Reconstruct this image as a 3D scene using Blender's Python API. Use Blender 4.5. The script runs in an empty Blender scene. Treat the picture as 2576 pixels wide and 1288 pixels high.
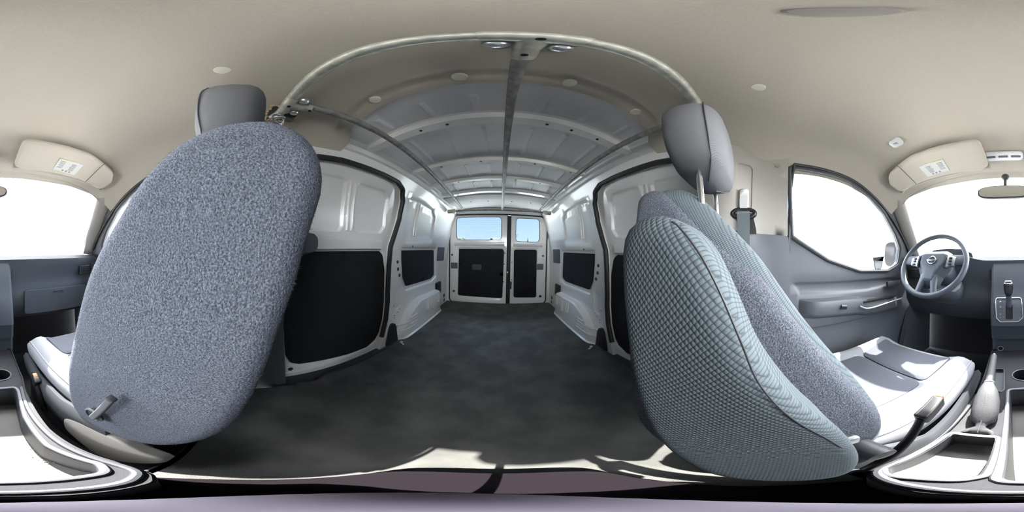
import bpy, bmesh, math, random
import numpy as np
from mathutils import Vector, Matrix
from mathutils.geometry import delaunay_2d_cdt
random.seed(7)
sc = bpy.context.scene
COL = sc.collection
PI = math.pi
R = math.radians

# ---------------------------------------------------------------- camera
CAM = np.array([0.015, 0.0, 0.70])
PITCH, YAW, ROLL = R(-1.5), R(-4.3), R(-1.2)
def _rot():
    p, w, r = PITCH, YAW, ROLL
    Rx = np.array([[1,0,0],[0,math.cos(p),-math.sin(p)],[0,math.sin(p),math.cos(p)]])
    Rz = np.array([[math.cos(w),-math.sin(w),0],[math.sin(w),math.cos(w),0],[0,0,1]])
    Ry = np.array([[math.cos(r),0,math.sin(r)],[0,1,0],[-math.sin(r),0,math.cos(r)]])
    return Rz @ Rx @ Ry
ROT = _rot()
cd = bpy.data.cameras.new('camera')
cam = bpy.data.objects.new('camera', cd); COL.objects.link(cam)
cd.type = 'PANO'
try:
    cd.panorama_type = 'EQUIRECTANGULAR'
except Exception:
    cd.cycles.panorama_type = 'EQUIRECTANGULAR'
cd.clip_start = 0.01; cd.clip_end = 500
_m = ROT @ np.array([[1,0,0],[0,0,-1],[0,1,0]])
mw = Matrix([list(_m[i]) + [float(CAM[i])] for i in range(3)] + [[0,0,0,1]])
cam.matrix_world = mw
sc.camera = cam

# ---------------------------------------------------------------- exposure, world, sun
sc.view_settings.view_transform = 'Standard'
sc.view_settings.look = 'None'
sc.view_settings.gamma = 1.0
sc.view_settings.use_curve_mapping = False
sc.view_settings.exposure = 2.1
sc.cycles.use_denoising = True
sc.cycles.max_bounces = 12
sc.cycles.diffuse_bounces = 8
sc.cycles.transparent_max_bounces = 16
sc.cycles.caustics_reflective = False
sc.cycles.caustics_refractive = False

SUN_DIR = Vector((-0.05, -0.68, 0.745)).normalized()      # towards the sun: ahead of the van, slightly to the passenger side
w = bpy.data.worlds.new('sky'); sc.world = w; w.use_nodes = True
nt = w.node_tree; nt.nodes.clear()
def wn(t, **k):
    n = nt.nodes.new(t)
    for a, b in k.items(): setattr(n, a, b)
    return n
out = wn('ShaderNodeOutputWorld'); bg = wn('ShaderNodeBackground'); tc = wn('ShaderNodeTexCoord')
dot = wn('ShaderNodeVectorMath', operation='DOT_PRODUCT'); dot.inputs[1].default_value = (SUN_DIR.x, SUN_DIR.y, SUN_DIR.z)
nt.links.new(tc.outputs['Generated'], dot.inputs[0])
mr = wn('ShaderNodeMapRange', interpolation_type='SMOOTHSTEP')
mr.inputs['From Min'].default_value = -0.45; mr.inputs['From Max'].default_value = 0.75
nt.links.new(dot.outputs['Value'], mr.inputs['Value'])
sep = wn('ShaderNodeSeparateXYZ'); nt.links.new(tc.outputs['Generated'], sep.inputs[0])
ramp = wn('ShaderNodeValToRGB')
ramp.color_ramp.elements[0].position = 0.0; ramp.color_ramp.elements[0].color = (0.62, 0.76, 0.88, 1)
ramp.color_ramp.elements[1].position = 0.35; ramp.color_ramp.elements[1].color = (0.30, 0.52, 0.90, 1)
nt.links.new(sep.outputs['Z'], ramp.inputs['Fac'])
mixc = wn('ShaderNodeMix', data_type='RGBA')
mixc.inputs[7].default_value = (0.95, 0.98, 1.0, 1)
nt.links.new(mr.outputs[0], mixc.inputs[0]); nt.links.new(ramp.outputs[0], mixc.inputs[6])
mrs = wn('ShaderNodeMapRange'); mrs.inputs['To Min'].default_value = 0.36; mrs.inputs['To Max'].default_value = 6.5
nt.links.new(mr.outputs[0], mrs.inputs['Value'])
nt.links.new(mixc.outputs[2], bg.inputs['Color']); nt.links.new(mrs.outputs[0], bg.inputs['Strength'])
nt.links.new(bg.outputs[0], out.inputs['Surface'])

sl = bpy.data.lights.new('sun', 'SUN'); sl.energy = 10.0; sl.angle = R(0.6); sl.color = (1.0, 0.97, 0.9)
so = bpy.data.objects.new('sun', sl); COL.objects.link(so)
so.rotation_euler = SUN_DIR.to_track_quat('Z', 'Y').to_euler(); so.location = (0, -5, 6)

# ---------------------------------------------------------------- helpers: places measured on real planes of the van
def ray(x, y):
    a = (x-1288)/2576*2*PI; e = (644-y)/1288*PI
    return ROT @ np.array([math.sin(a)*math.cos(e), math.cos(a)*math.cos(e), math.sin(e)])
def at(x, y, ax, val):
    r = ray(x, y); i = 'xyz'.index(ax); t = (val-CAM[i])/r[i]
    return CAM + r*t
def interp(v, xs, ys): return float(np.interp(v, xs, ys))
WZ = [-.3, 0, .4, .7, .95, 1.1, 1.2, 1.26, 1.4]; WX = [.70, .69, .69, .672, .645, .61, .565, .53, .4]
def xw(z): return interp(z, WZ, WX)
CZ = [-.3, .0, .5, .75, .95, 1.15, 1.3]; CX = [.74, .74, .74, .73, .70, .655, .60]
def xc(z): return interp(z, CZ, CX)
def hit(x, y, f):
    r = ray(x, y); lo = None
    prev = 0.01
    for i in range(1, 1500):
        t = 0.01 + i*0.003
        if f(CAM + r*t) > 0:
            a, b = prev, t
            for _ in range(20):
                m = (a+b)/2
                if f(CAM + r*m) > 0: b = m
                else: a = m
            return CAM + r*b
        prev = t
    raise ValueError('no hit %s %s' % (x, y))
def wall_yz(x, y, off=0.0, prof=xw):
    s = -1 if ray(x, y)[0] < 0 else 1
    p = hit(x, y, lambda P: s*P[0] - (prof(P[2]) + off))
    return (p[1], p[2])

# ---------------------------------------------------------------- helpers: materials
def mat(name, col, rough=0.5, metal=0.0, nscale=0, ncol=None, bump=0.0, bscale=200, coat=0.0, nlo=0.4, nhi=0.6, ndet=3, spec=None, sheen=0.0):
    m = bpy.data.materials.new(name); m.use_nodes = True
    n = m.node_tree; b = n.nodes['Principled BSDF']; L = n.links.new
    b.inputs['Base Color'].default_value = (*col, 1); b.inputs['Roughness'].default_value = rough; b.inputs['Metallic'].default_value = metal
    if coat: b.inputs['Coat Weight'].default_value = coat; b.inputs['Coat Roughness'].default_value = 0.08
    if spec is not None: b.inputs['Specular IOR Level'].default_value = spec
    if sheen: b.inputs['Sheen Weight'].default_value = sheen
    t = n.nodes.new('ShaderNodeTexCoord')
    if nscale:
        no = n.nodes.new('ShaderNodeTexNoise'); no.inputs['Scale'].default_value = nscale; no.inputs['Detail'].default_value = ndet
        L(t.outputs['Object'], no.inputs['Vector'])
        r = n.nodes.new('ShaderNodeValToRGB'); r.color_ramp.elements[0].position = nlo; r.color_ramp.elements[1].position = nhi
        r.color_ramp.elements[0].color = (*col, 1); r.color_ramp.elements[1].color = (*ncol, 1)
        L(no.outputs['Fac'], r.inputs[0]); L(r.outputs[0], b.inputs['Base Color'])
    if bump:
        n2 = n.nodes.new('ShaderNodeTexNoise'); n2.inputs['Scale'].default_value = bscale; n2.inputs['Detail'].default_value = 3
        L(t.outputs['Object'], n2.inputs['Vector'])
        bp = n.nodes.new('ShaderNodeBump'); bp.inputs['Strength'].default_value = bump; bp.inputs['Distance'].default_value = 0.002
        L(n2.outputs['Fac'], bp.inputs['Height']); L(bp.outputs[0], b.inputs['Normal'])
    return m
def knit(name, c0, c1, period, strength=0.8, rough=0.9):
    """woven diamond cloth: two crossed sine waves raise little lozenges"""
    m = bpy.data.materials.new(name); m.use_nodes = True
    n = m.node_tree; b = n.nodes['Principled BSDF']; L = n.links.new
    b.inputs['Roughness'].default_value = rough; b.inputs['Specular IOR Level'].default_value = 0.2
    t = n.nodes.new('ShaderNodeTexCoord'); s = n.nodes.new('ShaderNodeSeparateXYZ'); L(t.outputs['Object'], s.inputs[0])
    def mth(op, a, bb=None):
        q = n.nodes.new('ShaderNodeMath'); q.operation = op
        for i, v in enumerate((a, bb)):
            if v is None: continue
            if isinstance(v, (int, float)): q.inputs[i].default_value = v
            else: L(v, q.inputs[i])
        return q.outputs[0]
    k = PI/period
    h = mth('ADD', mth('MULTIPLY', s.outputs['X'], 0.35), s.outputs['Y'])
    u = mth('MULTIPLY', mth('ADD', h, mth('MULTIPLY', s.outputs['Z'], 0.8)), k)
    v = mth('MULTIPLY', mth('SUBTRACT', h, mth('MULTIPLY', s.outputs['Z'], 0.8)), k)
    f = mth('MULTIPLY', mth('ABSOLUTE', mth('SINE', u)), mth('ABSOLUTE', mth('SINE', v)))
    f = mth('POWER', f, 0.6)
    r = n.nodes.new('ShaderNodeValToRGB'); r.color_ramp.elements[0].color = (*c0, 1); r.color_ramp.elements[1].color = (*c1, 1)
    r.color_ramp.elements[0].position = 0.15; r.color_ramp.elements[1].position = 0.6
    L(f, r.inputs[0]); L(r.outputs[0], b.inputs['Base Color'])
    bp = n.nodes.new('ShaderNodeBump'); bp.inputs['Strength'].default_value = strength; bp.inputs['Distance'].default_value = period*0.35
    L(f, bp.inputs['Height']); L(bp.outputs[0], b.inputs['Normal'])
    return m
def glass_mat(name, tint=(1, 1, 1), refl=0.06, lines=False):
    m = bpy.data.materials.new(name); m.use_nodes = True; n = m.node_tree; n.nodes.clear(); L = n.links.new
    o = n.nodes.new('ShaderNodeOutputMaterial'); tr = n.nodes.new('ShaderNodeBsdfTransparent'); gl = n.nodes.new('ShaderNodeBsdfGlossy')
    tr.inputs[0].default_value = (*tint, 1); gl.inputs['Roughness'].default_value = 0.02
    fr = n.nodes.new('ShaderNodeFresnel'); fr.inputs[0].default_value = 1.0+refl*4
    mx = n.nodes.new('ShaderNodeMixShader'); L(fr.outputs[0], mx.inputs[0]); L(tr.outputs[0], mx.inputs[1]); L(gl.outputs[0], mx.inputs[2]); L(mx.outputs[0], o.inputs[0])
    return m

M = {}
M['paint']   = mat('white_body_paint', (.80, .80, .79), 0.30, coat=0.6)
M['roofp']   = mat('grey_white_roof_paint', (.78, .78, .80), 0.5)
M['rib']     = mat('rib_paint', (.93, .93, .90), 0.35, coat=0.3)
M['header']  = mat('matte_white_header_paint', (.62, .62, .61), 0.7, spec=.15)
M['floor']   = mat('black_rubber_mat', (.055, .055, .053), 0.62, nscale=7, ncol=(.13, .13, .122), bump=0.25, bscale=500, nlo=.42, nhi=.8, ndet=6)
M['sill']    = mat('black_plastic', (.028, .028, .03), 0.5, bump=0.15, bscale=600)
M['lining']  = mat('black_fibre_panel', (.006, .007, .010), 0.9, nscale=220, ncol=(.014, .015, .020), nlo=.5, nhi=.75, bump=.3, bscale=400)
M['rubber']  = mat('black_rubber', (.02, .02, .02), 0.55)
M['headl']   = mat('beige_headliner_cloth', (.50, .455, .38), 0.95, nscale=900, ncol=(.56, .51, .43), bump=0.12, bscale=1500)
M['btrim']   = mat('beige_trim_plastic', (.36, .335, .30), 0.6, bump=0.06, bscale=1500)
M['gtrim']   = mat('grey_trim_plastic', (.10, .105, .118), 0.5, bump=0.12, bscale=900)
M['dtrim']   = mat('dark_grey_plastic', (.045, .048, .055), 0.5, bump=0.15, bscale=900)
M['black']   = mat('black_gloss_plastic', (.015, .015, .017), 0.35)
M['carpet']  = mat('blue_grey_seat_carpet', (.062, .067, .084), 1.0, nscale=520, ncol=(.185, .198, .232), nlo=.36, nhi=.68, bump=1.0, bscale=420, ndet=5, spec=.1)
M['knit']    = knit('blue_grey_diamond_knit', (.060, .074, .085), (.120, .143, .156), 0.0041, .5)
M['knitf']   = knit('grey_fine_knit', (.10, .10, .11), (.165, .165, .17), 0.0022, 0.4)
M['cloth']   = knit('grey_seat_cloth', (.16, .165, .185), (.23, .235, .255), 0.0018, 0.35)
M['clothd']  = mat('dark_grey_seat_insert', (.060, .064, .080), 0.95, bump=.3, bscale=1500)
M['galv']    = mat('galvanised_steel', (.42, .42, .37), 0.42, 0.35, nscale=60, ncol=(.58, .58, .50), nlo=.40, nhi=.66, bump=.05, bscale=160)
M['galvd']   = mat('weathered_galvanised_steel', (.20, .20, .19), 0.5, 0.35, nscale=40, ncol=(.30, .30, .28), nlo=.42, nhi=.62, bump=.08, bscale=160)
M['steel']   = mat('bright_steel', (.75, .75, .76), 0.18, 1.0)
M['silver']  = mat('silver_trim', (.62, .63, .65), 0.3, 0.8)
M['carpetd'] = mat('black_floor_carpet', (.022, .022, .026), 1.0, nscale=400, ncol=(.05, .05, .055), bump=.5, bscale=700)
M['dash']    = mat('dashboard_plastic', (.060, .068, .082), 0.55, bump=.15, bscale=900)
M['red']     = mat('orange_red_button', (.85, .16, .06), 0.4)
M['belt']    = mat('grey_belt_webbing', (.12, .14, .15), 0.8, bump=.3, bscale=900)
M['label']   = mat('pale_warning_label', (.62, .62, .60), 0.6)
M['labely']  = mat('yellow_label_band', (.70, .62, .36), 0.6)
M['ink']     = mat('label_ink', (.22, .22, .23), 0.7)
M['lamp']    = mat('lamp_lens', (.80, .80, .80), 0.25)
M['button']  = mat('cream_trim_button', (.80, .76, .64), 0.6)
M['leather'] = mat('grey_leatherette_boot', (.05, .05, .053), 0.6, bump=.3, bscale=300)
M['trayg']   = mat('grey_tray_liner', (.16, .155, .15), 0.8, bump=.5, bscale=700)
M['glass']   = glass_mat('clear_glass')
M['tglass']  = glass_mat('tinted_rear_glass', (.86, .90, .93), .035)
M['mirror']  = mat('mirror_glass', (.8, .8, .8), 0.03, 1.0)
M['shade']   = mat('purple_grey_plastic', (.10, .085, .115), 0.6)
M['foot']    = mat('dark_brown_black_plastic', (.010, .008, .010), 0.8, bump=.15, bscale=900, spec=.0)
M['deck']    = mat('console_plastic', (.022, .022, .026), 0.65, bump=.15, bscale=900, spec=.25)
M['asphalt'] = mat('pale_concrete_ground', (.38, .37, .35), 0.9, nscale=2, ncol=(.44, .43, .41))
M['leaf']    = mat('dull_green_foliage', (.022, .030, .020), 0.9, nscale=5, ncol=(.035, .042, .03))
M['bark']    = mat('bark', (.12, .09, .07), 0.9)

# ---------------------------------------------------------------- helpers: objects
def finish(bm, name, m, parent=None, angle=38, smooth=True):
    bmesh.ops.recalc_face_normals(bm, faces=bm.faces[:])
    me = bpy.data.meshes.new(name)
    if smooth:
        for f in bm.faces: f.smooth = True
        ca = math.cos(R(angle))
        for e in bm.edges:
            if len(e.link_faces) == 2 and e.link_faces[0].normal.dot(e.link_faces[1].normal) < ca: e.smooth = False
    bm.to_mesh(me); bm.free()
    me.materials.append(m)
    o = bpy.data.objects.new(name, me); COL.objects.link(o)
    if parent is not None:
        o.parent = parent
        if parent.type == 'EMPTY' or parent.location.length > 0: o.matrix_parent_inverse = parent.matrix_basis.inverted()
    return o
def thing(name, label, cat, loc=(0, 0, 0), group=None, kind=None):
    o = bpy.data.objects.new(name, None); COL.objects.link(o); o.location = loc; o.empty_display_size = 0.05
    if label: o['label'] = label
    if cat: o['category'] = cat
    if group: o['group'] = group
    if kind: o['kind'] = kind
    return o
def tag(o, label=None, cat=None, group=None, kind=None):
    if label: o['label'] = label
    if cat: o['category'] = cat
    if group: o['group'] = group
    if kind: o['kind'] = kind
    return o
def struct(o, label=None):
    o['kind'] = 'structure'
    if label: o['label'] = label
    return o
def newbm(): return bmesh.new()
def inside(p, poly):
    x, y = p; c = False; n = len(poly); j = n-1
    for i in range(n):
        xi, yi = poly[i]; xj, yj = poly[j]
        if (yi > y) != (yj > y) and x < (xj-xi)*(y-yi)/(yj-yi)+xi: c = not c
        j = i
    return c
def area(poly):
    return 0.5*sum(poly[i-1][0]*poly[i][1]-poly[i][0]*poly[i-1][1] for i in range(len(poly)))
def resample(poly, step, closed=True):
    out = []; n = len(poly)
    for i in range(n if closed else n-1):
        a = poly[i]; b = poly[(i+1) % n]; d = math.dist(a, b); k = max(1, int(math.ceil(d/step)))
        for j in range(k): out.append(tuple(a[q]+(b[q]-a[q])*j/k for q in range(len(a))))
    if not closed: out.append(tuple(poly[-1]))
    return out
def fillet(poly, r, n=5):
    """rounded corners; r is one radius or one per corner"""
    out = []; N = len(poly)
    for i in range(N):
        p = np.array(poly[i], float); a = np.array(poly[i-1], float); b = np.array(poly[(i+1) % N], float)
        rr = r[i] if isinstance(r, (list, tuple)) else r
        u = a-p; v = b-p; lu = np.linalg.norm(u); lv = np.linalg.norm(v)
        if rr <= 0 or lu < 1e-6 or lv < 1e-6: out.append(tuple(p)); continue
        u /= lu; v /= lv
        ang = math.acos(max(-1, min(1, float(u@v))))
        if ang > PI-0.05: out.append(tuple(p)); continue
        d = min(rr/math.tan(ang/2), lu*0.48, lv*0.48)
        s = p+u*d; e = p+v*d
        for k in range(n+1):
            t = k/n; out.append(tuple((1-t)**2*s + 2*t*(1-t)*p + t*t*e))
    return out
def smooth_closed(pts, n=6):
    out = []; N = len(pts); P = [np.array(p, float) for p in pts]
    for i in range(N):
        p0, p1, p2, p3 = P[i-1], P[i], P[(i+1) % N], P[(i+2) % N]
        for k in range(n):
            t = k/n
            out.append(tuple(0.5*((2*p1)+(-p0+p2)*t+(2*p0-5*p1+4*p2-p3)*t*t+(-p0+3*p1-3*p2+p3)*t**3)))
    return out
def smooth_open(pts, n=6):
    P = [np.array(p, float) for p in pts]; P = [2*P[0]-P[1]]+P+[2*P[-1]-P[-2]]; out = []
    for i in range(1, len(P)-2):
        p0, p1, p2, p3 = P[i-1:i+3]
        for k in range(n):
            t = k/n
            out.append(tuple(0.5*((2*p1)+(-p0+p2)*t+(2*p0-5*p1+4*p2-p3)*t*t+(-p0+3*p1-3*p2+p3)*t**3)))
    out.append(tuple(P[-2])); return out
def inset(poly, d):
    """move a smooth closed 2D contour inwards by d along its vertex normals"""
    s = 1 if area(poly) > 0 else -1; out = []; N = len(poly)
    for i in range(N):
        a = np.array(poly[i-1], float); p = np.array(poly[i], float); b = np.array(poly[(i+1) % N], float)
        t = b-a; l = np.linalg.norm(t)
        if l < 1e-9: out.append(tuple(p)); continue
        t /= l; out.append(tuple(p + s*d*np.array([-t[1], t[0]])))
    return out
def segdist(p, poly):
    P = np.array(poly); A = P; B = np.roll(P, -1, axis=0); q = np.array(p)
    d = B-A; L2 = np.maximum((d**2).sum(1), 1e-12); t = np.clip(((q-A)*d).sum(1)/L2, 0, 1)
    return float(np.sqrt((((A+d*t[:, None])-q)**2).sum(1).min()))
def sm(t): t = max(0.0, min(1.0, t)); return t*t*(3-2*t)

def sheet(name, outline, mapf, m, parent=None, holes=(), feats=(), thick=0.02, grid=0.06, step=0.03, angle=40):
    """a panel cut from a 2D outline, stamped with recesses/ridges (feats = poly, depth, width) and given real thickness"""
    pts = []; edges = []
    def loop(poly, st):
        q = resample(poly, st); i0 = len(pts); pts.extend(q)
        edges.extend([(i0+i, i0+(i+1) % len(q)) for i in range(len(q))])
        return q
    O = loop(outline, step); H = [loop(h, 0.02) for h in holes]; F = []
    for poly, dep, wid in feats:
        q = resample(poly, 0.018)
        for k in (0, .33, .66, 1):
            c = [p for p in (inset(q, wid*k) if k else q)]
            c = [p for p in c if inside(p, O) and (k == 0 or segdist(p, q) > wid*k*0.9)]
            pts.extend(c)
        F.append((q, dep, wid))
    us = [p[0] for p in O]; vs = [p[1] for p in O]
    nu = int((max(us)-min(us))/grid)+1; nv = int((max(vs)-min(vs))/grid)+1
    for i in range(1, nu):
        for j in range(1, nv):
            p = (min(us)+(max(us)-min(us))*i/nu, min(vs)+(max(vs)-min(vs))*j/nv)
            if inside(p, O) and not any(inside(p, h) for h in H): pts.append(p)
    def depth(p):
        d = 0.0
        for q, dep, wid in F:
            if inside(p, q): d += dep*sm(segdist(p, q)/wid)
        return d
    vv, ee, ff, *_ = delaunay_2d_cdt([Vector(p) for p in pts], edges, [], 0, 1e-5)
    bm = newbm(); dd = [depth((p.x, p.y)) for p in vv]
    top = [bm.verts.new(mapf(p.x, p.y, d)) for p, d in zip(vv, dd)]
    bot = [bm.verts.new(mapf(p.x, p.y, d+thick)) for p, d in zip(vv, dd)]
    cnt = {}
    for f in ff:
        cx = sum(vv[i].x for i in f)/len(f); cy = sum(vv[i].y for i in f)/len(f)
        if not inside((cx, cy), O) or any(inside((cx, cy), h) for h in H): continue
        try:
            bm.faces.new([top[i] for i in f]); bm.faces.new([bot[i] for i in reversed(f)])
        except ValueError: continue
        for a, b in zip(f, list(f[1:])+[f[0]]):
            cnt[(a, b)] = cnt.get((a, b), 0)+1
    for (a, b) in list(cnt):
        if (b, a) not in cnt:
            try: bm.faces.new([top[b], top[a], bot[a], bot[b]])
            except ValueError: pass
    bmesh.ops.delete(bm, geom=[v for v in bm.verts if not v.link_faces], context='VERTS')
    return finish(bm, name, m, parent, angle)

def frames(path, closed=False):
    P = [Vector(p) for p in path]; n = len(P); T = []
    for i in range(n):
        if closed: t = P[(i+1) % n]-P[i-1]
        else: t = P[min(i+1, n-1)]-P[max(i-1, 0)]
        T.append(t.normalized() if t.length > 1e-9 else Vector((0, 0, 1)))
    up = Vector((0, 0, 1)) if abs(T[0].z) < 0.9 else Vector((1, 0, 0))
    N = [(up-T[0]*up.dot(T[0])).normalized()]
    for i in range(1, n):
        v = N[-1]-T[i]*N[-1].dot(T[i]); N.append(v.normalized() if v.length > 1e-6 else N[-1])
    return P, T, N
def add_tube(bm, path, r, n=12, closed=False, rr=None, flat=1.0):
    """rr gives a radius per point; flat squashes the section along its second axis"""
    P, T, N = frames(path, closed); rings = []
    for i, (p, t, nn) in enumerate(zip(P, T, N)):
        b = t.cross(nn); q = rr[i] if rr else r
        rings.append([bm.verts.new(p+nn*(math.cos(2*PI*k/n)*q)+b*(math.sin(2*PI*k/n)*q*flat)) for k in range(n)])
    m = len(rings)
    for i in range(m if closed else m-1):
        a = rings[i]; c = rings[(i+1) % m]
        for k in range(n): bm.faces.new([a[k], a[(k+1) % n], c[(k+1) % n], c[k]])
    if not closed:
        bm.faces.new(list(reversed(rings[0]))); bm.faces.new(rings[-1])
def tube(name, path, r, m, parent=None, **k):
    bm = newbm(); add_tube(bm, path, r, **k); return finish(bm, name, m, parent, 50)
def add_box(bm, c, s, bev=0.0, seg=3, rot=None, taper=None):
    """bevelled box; taper=(fx, fy) scales the top"""
    vs = []
    for x in (-1, 1):
        for y in (-1, 1):
            for z in (-1, 1):
                fx, fy = (taper if (taper and z > 0) else (1, 1))
                vs.append(Vector((x*s[0]/2*fx, y*s[1]/2*fy, z*s[2]/2)))
    b = newbm(); V = [b.verts.new(v) for v in vs]
    for f in ((0, 1, 3, 2), (4, 6, 7, 5), (0, 4, 5, 1), (2, 3, 7, 6), (0, 2, 6, 4), (1, 5, 7, 3)): b.faces.new([V[i] for i in f])
    bmesh.ops.recalc_face_normals(b, faces=b.faces[:])
    if bev: bmesh.ops.bevel(b, geom=b.edges[:], offset=bev, segments=seg, profile=0.6, affect='EDGES', clamp_overlap=True)
    mt = Matrix.Translation(Vector(c))
    if rot is not None: mt = mt @ rot.to_4x4()
    vm = {}
    for v in b.verts: vm[v] = bm.verts.new(mt @ v.co)
    for f in b.faces: bm.faces.new([vm[v] for v in f.verts])
    b.free()
def box(name, c, s, m, parent=None, bev=0.004, rot=None, taper=None, seg=3):
    bm = newbm(); add_box(bm, c, s, bev, seg, rot, taper); return finish(bm, name, m, parent)
def add_lathe(bm, prof, origin, axis, n=24):
    """prof = (radius, height) pairs about an axis"""
    A = Vector(axis).normalized(); up = Vector((0, 0, 1)) if abs(A.z) < .9 else Vector((1, 0, 0))
    X = (up-A*up.dot(A)).normalized(); Y = A.cross(X); O = Vector(origin); rings = []
    for r, h in prof:
        rings.append([bm.verts.new(O+A*h+X*(math.cos(2*PI*k/n)*r)+Y*(math.sin(2*PI*k/n)*r)) for k in range(n)])
    for a, c in zip(rings, rings[1:]):
        for k in range(n): bm.faces.new([a[k], a[(k+1) % n], c[(k+1) % n], c[k]])
    bm.faces.new(list(reversed(rings[0]))); bm.faces.new(rings[-1])
def lathe(name, prof, origin, axis, m, parent=None, n=24):
    bm = newbm(); add_lathe(bm, prof, origin, axis, n); return finish(bm, name, m, parent)
def loft(name, rings, m, parent=None, caps=True, closed=False, angle=45):
    bm = newbm(); V = [[bm.verts.new(p) for p in r] for r in rings]; n = len(rings[0])
    for i in range(len(V) if closed else len(V)-1):
        a = V[i]; c = V[(i+1) % len(V)]
        for k in range(n): bm.faces.new([a[k], a[(k+1) % n], c[(k+1) % n], c[k]])
    if caps and not closed:
        for r, s in ((V[0], -1), (V[-1], 1)):
            c = bm.verts.new(sum((v.co for v in r), Vector())/n)
            for k in range(n):
                bm.faces.new([r[k], r[(k+1) % n], c])
    return finish(bm, name, m, parent, angle)
def disc(name, p, nrm, r, m, parent=None, h=0.003, n=20, dome=0.3):
    return lathe(name, [(r*.2, -h), (r, -h), (r, h*.4), (r*.9, h*.8), (r*.5, h*(.8+dome*.6)), (r*.1, h*(.8+dome))], p, nrm, m, parent, n)
# ================================================================ THE SETTING: cargo floor, roof, walls, doors
def zroof(x, y):
    a = abs(x)
    z = 1.285 - 0.035*(a/0.5)**2
    return z
# floor: black rubber mat with bays at the two sliding doors
fl = [(-.30, -.12), (.30, -.12), (.62, -.12), (.62, .20), (.60, .28), (.635, .36), (.64, .80), (.655, .90), (.655, 1.0), (.69, 1.02), (.69, 2.13), (-.69, 2.13), (-.69, 1.02), (-.655, 1.0), (-.655, .90), (-.64, .80), (-.635, .36), (-.60, .28), (-.62, .20), (-.62, -.12)]
floor = struct(sheet('floor', fillet(fl, .02, 3), lambda u, v, d: (u, v, -d), M['floor'], thick=.02, grid=.12), 'black rubber cargo floor mat scuffed and dusty')
for s in (-1, 1):
    # scuff plate of the step inside each sliding door
    so_ = sheet('sill_plate', fillet([(s*.50, .10), (s*.80, .10), (s*.80, 1.0), (s*.52, 1.0)], .01), lambda u, v, d: (u, v, -.028-d), M['sill'], floor,
                feats=[(fillet([(s*.645, .30), (s*.655, .30), (s*.655, .82), (s*.645, .82)], .003), -.004, .003), (fillet([(s*.665, .30), (s*.675, .30), (s*.675, .82), (s*.665, .82)], .003), -.004, .003)], thick=.03, grid=.1)
    bm = newbm(); add_tube(bm, smooth_open([(s*.62, .20, .004), (s*.605, .28, .004), (s*.638, .37, .004), (s*.643, .60, .004), (s*.643, .80, .004), (s*.655, .90, .004)], 5), .006, n=8)
    finish(bm, 'mat_lip', M['sill'], floor)
cabf = struct(sheet('floor', fillet([(-.78, -1.55), (.78, -1.55), (.78, .12), (-.78, .12)], .01), lambda u, v, d: (u, v, -.14-d), M['carpetd'], thick=.03, grid=.2), 'black carpeted cab floor under the dashboard')
stepf = box('floor_step', (0, -.115, -.07), (1.46, .02, .14), M['carpetd'], cabf, .004)
# small chips of torn mat where the floor meets the wheel arches
for s in (-1, 1):
    bm = newbm(); add_box(bm, (s*.60, .90, .0035), (.05, .012, .003), .001, 1, Matrix.Rotation(.5*s, 3, 'Z')); add_box(bm, (s*.615, .915, .0035), (.02, .02, .003), .001, 1)
    finish(bm, 'torn_mat_edge', M['label'], floor)

# roof skin with swages, cross ribs and rear header
rf = []
for x in (-.36, -.2, -.06, .12, .26, .4):
    for y0, y1 in ((.40, .49), (.60, .86), (.96, 1.14), (1.26, 1.42)):
        rf.append((fillet([(x-.012, y0), (x+.012, y0), (x+.012, y1), (x-.012, y1)], .008, 3), -.004, .006))
roof = struct(sheet('ceiling', [(-.60, .30), (.60, .30), (.60, 2.16), (-.60, 2.16)], lambda u, v, d: (u, v, zroof(u, v)+d), M['roofp'], feats=rf, thick=.045, grid=.07), 'grey-white painted metal cargo roof with cross ribs')
def roof_rib(y0, y1, drop, slots=()):
    rings = []; W = .545
    prof = [(y0-.012, 0), (y0, 0), (y0+.008, -drop), (y1-.008, -drop), (y1, 0), (y1+.012, 0)]
    for i in range(49):
        x = -W+2*W*i/48; k = sm((W-abs(x))/.10)
        jog = .006*math.sin(i*1.7)*0
        rings.append([(x, y+jog, zroof(x, y)-.001+z*(.35+.65*k)) for y, z in prof] + [(x, y, zroof(x, y)+.006) for y, z in reversed(prof)])
    o = loft('roof_rib', rings, M['rib'], roof, angle=30)
    for x in slots:
        y = (y0+y1)/2; bm = newbm()
        add_lathe(bm, [(.002, -.001), (.0058, -.001), (.0058, .001), (.002, .0012)], (x, y, zroof(x, y)-drop-.0012), (0, 0, -1), 14)
        finish(bm, 'rib_hole', M['black'], o)
    return o
roof_rib(.508, .566, .024, (-.27, -.17, .16, .25, .36))
roof_rib(.888, .934, .020, (-.33, -.1, .2, .42))
roof_rib(1.168, 1.218, .018, (-.3, .12, .3))
roof_rib(1.435, 1.50, .022)
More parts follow.
